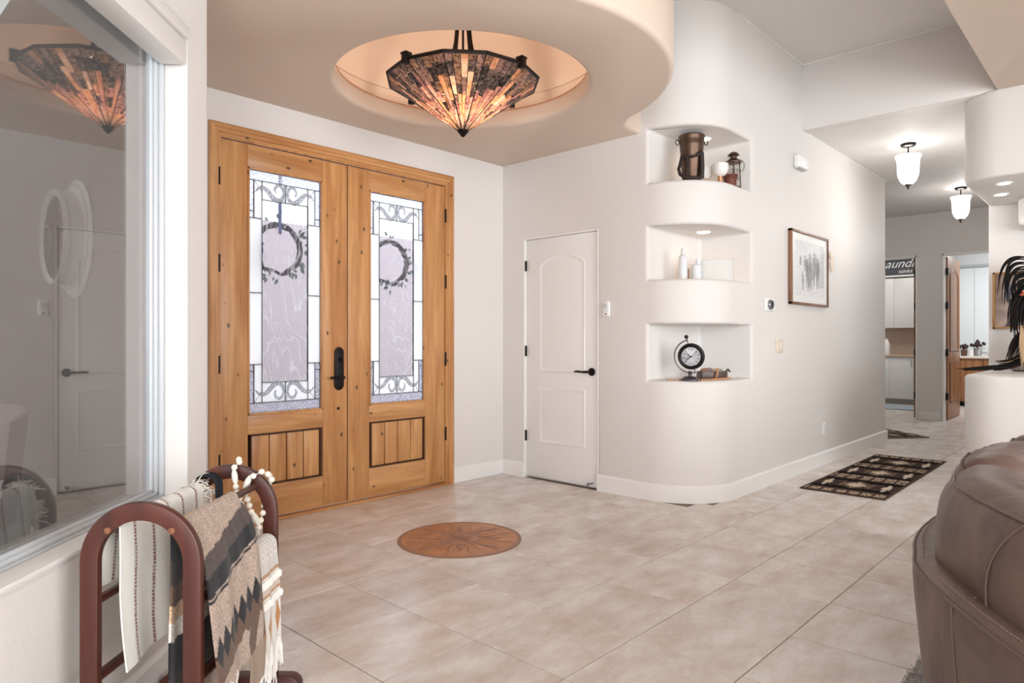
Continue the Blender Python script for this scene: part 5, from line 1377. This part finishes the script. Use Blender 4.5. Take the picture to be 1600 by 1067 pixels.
def hp3(px_r, z, dep=0.0):      # lateral metres from the headdress centre, height, depth offset
    c_ = Vector((7.02, .74, 0)); return tuple(c_ + RT * px_r + FW * dep + Vector((0, 0, z)))
# crown feathers cascading left
rr5 = random.Random(11)
for i in range(30):
    f_ = i / 29
    feather(hp3(.02 + .05 * f_, 1.86 - .22 * f_, -.02), hp3(-.20 + .16 * f_ + rr5.uniform(-.03, .03), 1.56 - .10 * f_ + rr5.uniform(-.06, .04), rr5.uniform(-.05, .05)), (-.05 + .0 * f_, .05, .12 - .05 * f_), .011, FE, twist=rr5.uniform(-.6, .6))
for i in range(30):
    f_ = i / 29
    feather(hp3(.05 + .04 * f_, 1.66 - .15 * f_, 0), hp3(-.13 + .13 * f_ + rr5.uniform(-.03, .02), 1.26 - .06 * f_ + rr5.uniform(-.05, .06), rr5.uniform(-.05, .05)), (-.05, .04, .06), .013, FE if i % 5 else FB, twist=rr5.uniform(-.6, .6))
for i in range(9):
    feather(hp3(.0 + .02 * i, 1.27, 0), hp3(-.20 + .02 * i + rr5.uniform(-.02, .02), 1.06 + rr5.uniform(-.06, .06), rr5.uniform(-.05, .03)), (-.01, .02, .02), .018, FB if i % 3 == 0 else FE, twist=rr5.uniform(-.5, .5))
for i in range(40):
    f_ = i / 39
    feather(hp3(.10 - .02 * f_, 1.40 - .25 * f_, .02), hp3(-.02 - .22 * f_ + rr5.uniform(-.02, .02), .98 - .02 * f_ + rr5.uniform(0, .05), rr5.uniform(-.04, .04)), (.02, -.02, -.05), .020, FE if i % 7 else FT, twist=rr5.uniform(-.6, .6))
for i in range(16):
    f_ = i / 15
    feather(hp3(-.02 - .16 * f_, 1.0 - .03 * f_, -.02), hp3(-.26 - .32 * f_, .935 + rr5.uniform(-.004, .012), -.02 + rr5.uniform(-.04, .04)), (0, 0, -.004), .020, FE if i % 3 else FB, twist=rr5.uniform(-.2, .2))
# beaded band and tassels
BR = mat('band_red', (150, 52, 44), .7); BY = mat('band_yellow', (206, 160, 84), .7)
for i in range(16):
    f_ = i / 15; p = hp3(-.115 + .12 * f_, 1.545 + .08 * f_, -.10); q_ = hp3(-.10 + .12 * f_, 1.575 + .08 * f_, -.105)
    MB().tube([p, q_], .010, 6).build('band_bead', (BR, BY, BY, BLACK)[i % 4], fh)
for i in range(10):
    p = hp3(-.055 + .008 * i, 1.80 - .028 * i, -.10); MB().tube([p, (Vector(p) + RT * .05 - Vector((0, 0, .025)))], .010, 6).build('band_bead', (BR, FT, BR, BY)[i % 4], fh)
for i in range(7):
    feather(hp3(-.10 + .008 * i, 1.30 - .02 * i, -.09), hp3(-.13 + .003 * i, 1.12 - .03 * i, -.10), (0, 0, 0), .010, FT, 'plume')
MB().lathe([(.001, .914), (.09, .914), (.09, .93), (.02, .94), (.016, 1.45), (.05, 1.50), (.09, 1.60), (.10, 1.70), (.085, 1.80), (.04, 1.86), (.001, 1.87)], 20, hp3(.14, 0, .02)).build('stand', BLACK, fh)
t = thing('ribbed_vase', 'grey ribbed vase standing behind the feather headdress', 'vase', (*hp3(.16, .912, .25)[:2], .912))
m = MB(); n = 40; vs = []; vc = hp3(.16, 0, .25); prf = [(.06, .912), (.085, .93), (.10, 1.02), (.095, 1.12), (.06, 1.19), (.05, 1.21), (.06, 1.23)]
for r_, z in prf:
    for q_ in range(n): a = 2 * pi * q_ / n; rr_ = r_ * (1 + .03 * (q_ % 2)); vs.append((vc[0] + rr_ * cos(a), vc[1] + rr_ * sin(a), z))
m.add(vs, [(j_ * n + i_, j_ * n + (i_ + 1) % n, (j_ + 1) * n + (i_ + 1) % n, (j_ + 1) * n + i_) for j_ in range(len(prf) - 1) for i_ in range(n)]); m.build('body', mat('grey_ceramic', (120, 112, 110), .5), t)
t = thing('framed_painting', 'small gold framed painting on the wall behind the headdress', 'picture', (7.56, .82, 1.285))
GLD = wood('gold_frame', (196, 152, 96), (150, 108, 62), 'Z', knots=False)
py0, py1, pz0, pz1 = .62, 1.035, 1.285, 1.798
for nm, b_ in (('frame_side', (py0, py0 + .018, pz0, pz1)), ('frame_side', (py1 - .018, py1, pz0, pz1)), ('frame_rail', (py0, py1, pz0, pz0 + .018)), ('frame_rail', (py0, py1, pz1 - .018, pz1))):
    MB().box(7.515, 7.559, b_[0], b_[1], b_[2], b_[3]).build(nm, GLD, t, bevel=.002)
def pc_(u, v):
    n = sin(u * 11 + 2 * sin(v * 9)) * sin(v * 13 + u * 5)
    if (u - .72) ** 2 * 4 + (v - .62) ** 2 < .035: return lin((120 + 30 * n, 122 + 30 * n, 132 + 20 * n))
    if abs(u - .68 + .1 * sin(v * 5)) < .14 and v < .6: return lin((110 + 40 * n, 100 + 30 * n, 100 + 20 * n))
    return lin((176 + 20 * n, 156 + 18 * n, 146 + 14 * n))
MB().grid(lambda u, v: (7.545, py0 + .016 + u * (py1 - py0 - .032), pz0 + .016 + v * (pz1 - pz0 - .032)), 50, 60, col=pc_).build('canvas', vmat('canvas_paint', .7, .3, 200, sheen=0), t, smooth=0)

# ================================================================== LAUNDRY ROOM
LC = mat('white_cabinet', (222, 222, 222), .35)
def cab(name, label, x0, x1, y0, y1, z0, z1, n, hz, grp):
    t = thing(name, label, 'cabinet', ((x0 + x1) / 2, (y0 + y1) / 2, z0), 0, grp)
    MB().box(x0 + .02, x1, y0, y1, z0, z1).build('body', LC, t)
    w_ = (y1 - y0) / n
    for k in range(n):
        d = MB().box(x0, x0 + .019, y0 + k * w_ + .001, y0 + (k + 1) * w_ - .001, z0 + .001, z1 - .001).build('door', LC, t, bevel=.002)
        yh = y0 + (k + 1) * w_ - .035 if k % 2 == 0 else y0 + k * w_ + .035
        MB().tube([(x0, yh, hz), (x0 - .025, yh, hz + .005), (x0 - .025, yh, hz + .115), (x0, yh, hz + .12)], .005, 6).build('handle', CAME, d)
for k in range(2):
    ya = 2.73 + k * .80
    cab('wall_cabinet', ['white wall cabinet at the right over the laundry counter', 'white wall cabinet at the left over the laundry counter'][k], 14.40, 14.74, ya, ya + .799, 1.42, 2.36, 2, 1.45, 'laundry wall cabinets')
    cab('base_cabinet', ['white base cabinet at the right under the laundry counter', 'white base cabinet at the left under the laundry counter'][k], 14.10, 14.74, ya, ya + .799, .10, .88, 2, .70, 'laundry base cabinets')
t = MB().box(14.07, 14.74, 2.73, 4.33, .88, .915).build('laundry_counter', mat('counter_beige', (196, 172, 150), .3), bevel=.004); tag(t, 'beige laundry worktop over the white base cabinets', 'worktop')
t = MB().box(14.16, 14.74, 2.73, 4.32, 0, .10).build('toe_kick', mat('toe_grey', (150, 146, 140), .6)); struct(t)
t = thing('detergent_bottle', 'white detergent bottle on the laundry worktop', 'bottle', (14.25, 3.62, .915))
MB().lathe([(.001, 0), (.06, 0), (.065, .02), (.065, .2), (.04, .25), (.03, .27), (.001, .27)], 16, (14.25, 3.62, .915)).build('body', PLASTIC, t)
MB().lathe([(.001, .26), (.032, .265), (.032, .30), (.001, .305)], 12, (14.25, 3.62, .915)).build('cap', PLASTIC, t)
sg = thing('laundry_sign', 'grey sign with white script lettering above the laundry cabinets', 'sign', (14.38, 3.40, 2.43))
MB().box(14.37, 14.39, 2.93, 3.86, 2.425, 2.775).build('board', mat('slate_board', (72, 74, 80), .7), sg)
TXW = mat('sign_white', (236, 236, 236), .6)
def text(s_, size, y, z, x, parent, shear=.3):
    cu = D.curves.new('txt', 'FONT'); cu.body = s_; cu.size = size; cu.shear = shear; cu.extrude = .002; cu.offset = .0; cu.align_x = 'CENTER'
    o = D.objects.new('txt', cu); COL.objects.link(o); dg = bpy.context.evaluated_depsgraph_get(); dg.update()
    me = D.meshes.new_from_object(o.evaluated_get(dg)); D.objects.remove(o)
    me.materials.clear(); me.materials.append(TXW)
    q_ = D.objects.new('lettering', me); COL.objects.link(q_); q_.parent = parent
    q_.location = Vector((x, y, z)) - Vector(parent.location); q_.rotation_euler = (radians(90), 0, radians(-90)); return q_
text('Laundry', .225, 3.42, 2.56, 14.366, sg, .45); text('stinks', .10, 3.33, 2.452, 14.366, sg, .25)
for y_, w_ in ((3.60, .07), (3.49, .06)): MB().box(14.365, 14.37, y_ - w_ / 2, y_ + w_ / 2, 2.733, 2.745).build('lettering', TXW, sg)
t = MB().box(14.36, 14.40, 2.9, 4.2, 2.385, 2.415).build('cabinet_shelf', PLASTIC); tag(t, 'narrow white shelf under the laundry sign', 'shelf')
# ================================================================== BATHROOM
t = thing('bath_vanity', 'wooden bathroom vanity with a pale counter seen through the far doorway', 'vanity', (14.8, 1.6, 0))
MB().box(14.44, 15.19, .6, 2.64, .09, .86).build('body', OAK, t)
for k in range(4): 
    d = MB().box(14.422, 14.44, .62 + k * .505, .62 + k * .505 + .48, .13, .83).build('door', OAK, t, bevel=.006)
    MB().ball((14.412, .66 + k * .505, .55), .014, 8, 6).build('knob', IRON, d)
MB().box(14.40, 15.19, .58, 2.645, .86, .90).build('countertop', mat('pale_stone_top', (222, 212, 200), .25), t, bevel=.004)
t = thing('bath_mirror', 'large mirror in two panes over the bathroom vanity', 'mirror', (15.18, 1.5, .92))
MIR = mat('mirror_pane', (225, 232, 235), .06, metal=.9)
for y0, y1 in ((.7, 1.6), (1.605, 2.37), (2.375, 2.65)): MB().box(15.185, 15.197, y0, y1, .96, 2.54).build('pane', mat('frosted_white_pane', (222, 228, 230), .25) if y0 > 0 else MIR, t)
t = MB().box(15.15, 15.198, .6, 2.65, 2.55, 2.60).build('light_rail', mat('rail_grey', (178, 180, 182), .4)); tag(t, 'grey rail across the top of the bathroom mirror', 'rail')
PLT = mat('dark_plant', (58, 38, 40), .8, var=.3, vscale=60); r6 = random.Random(2)
def potted(x, y, z, s_, lab, potc):
    t = thing('potted_plant', lab, 'plant', (x, y, z), group='small plants on the vanity')
    MB().lathe([(.001, 0), (.05 * s_, 0), (.06 * s_, .13 * s_), (.055 * s_, .13 * s_), (.001, .12 * s_)], 14, (x, y, z)).build('pot', mat('pot_' + str(int(s_ * 100)), potc, .6), t)
    for i in range(26):
        a = r6.uniform(0, 2 * pi); rr_ = r6.uniform(0, .10) * s_; MB().ball((x + rr_ * cos(a), y + rr_ * sin(a), z + (.17 + r6.uniform(-.02, .07) * (1 - rr_ * 6)) * s_), .025 * s_, 6, 4).build('leaf', PLT, t)
potted(14.62, 2.44, .90, .9, 'small dark plant in a brown pot at the left of the vanity', (96, 64, 48))
potted(14.80, 2.26, .90, 1.15, 'dark red plant in a grey pot behind the tap', (150, 150, 150))
t = thing('soap_tumbler', 'white tumbler on the vanity between the plants', 'tumbler', (14.60, 2.33, .90))
MB().lathe([(.001, 0), (.032, 0), (.036, .11), (.033, .11), (.03, .01), (.001, .01)], 16, (14.60, 2.33, .90)).build('cup', PLASTIC, t)
t = thing('basin_tap', 'chrome arched tap on the vanity', 'tap', (14.60, 2.16, .90))
MB().tube([(14.64, 2.22, .90), (14.64, 2.22, .98), (14.62, 2.20, 1.03), (14.58, 2.15, 1.05), (14.55, 2.11, 1.03)], .014, 10).build('spout', mat('chrome', (220, 222, 224), .15, metal=1), t)
MB().cyl((14.66, 2.08, .90), (14.66, 2.08, .95), .012, 10).build('lever', D.materials['chrome'], t)
#PART3
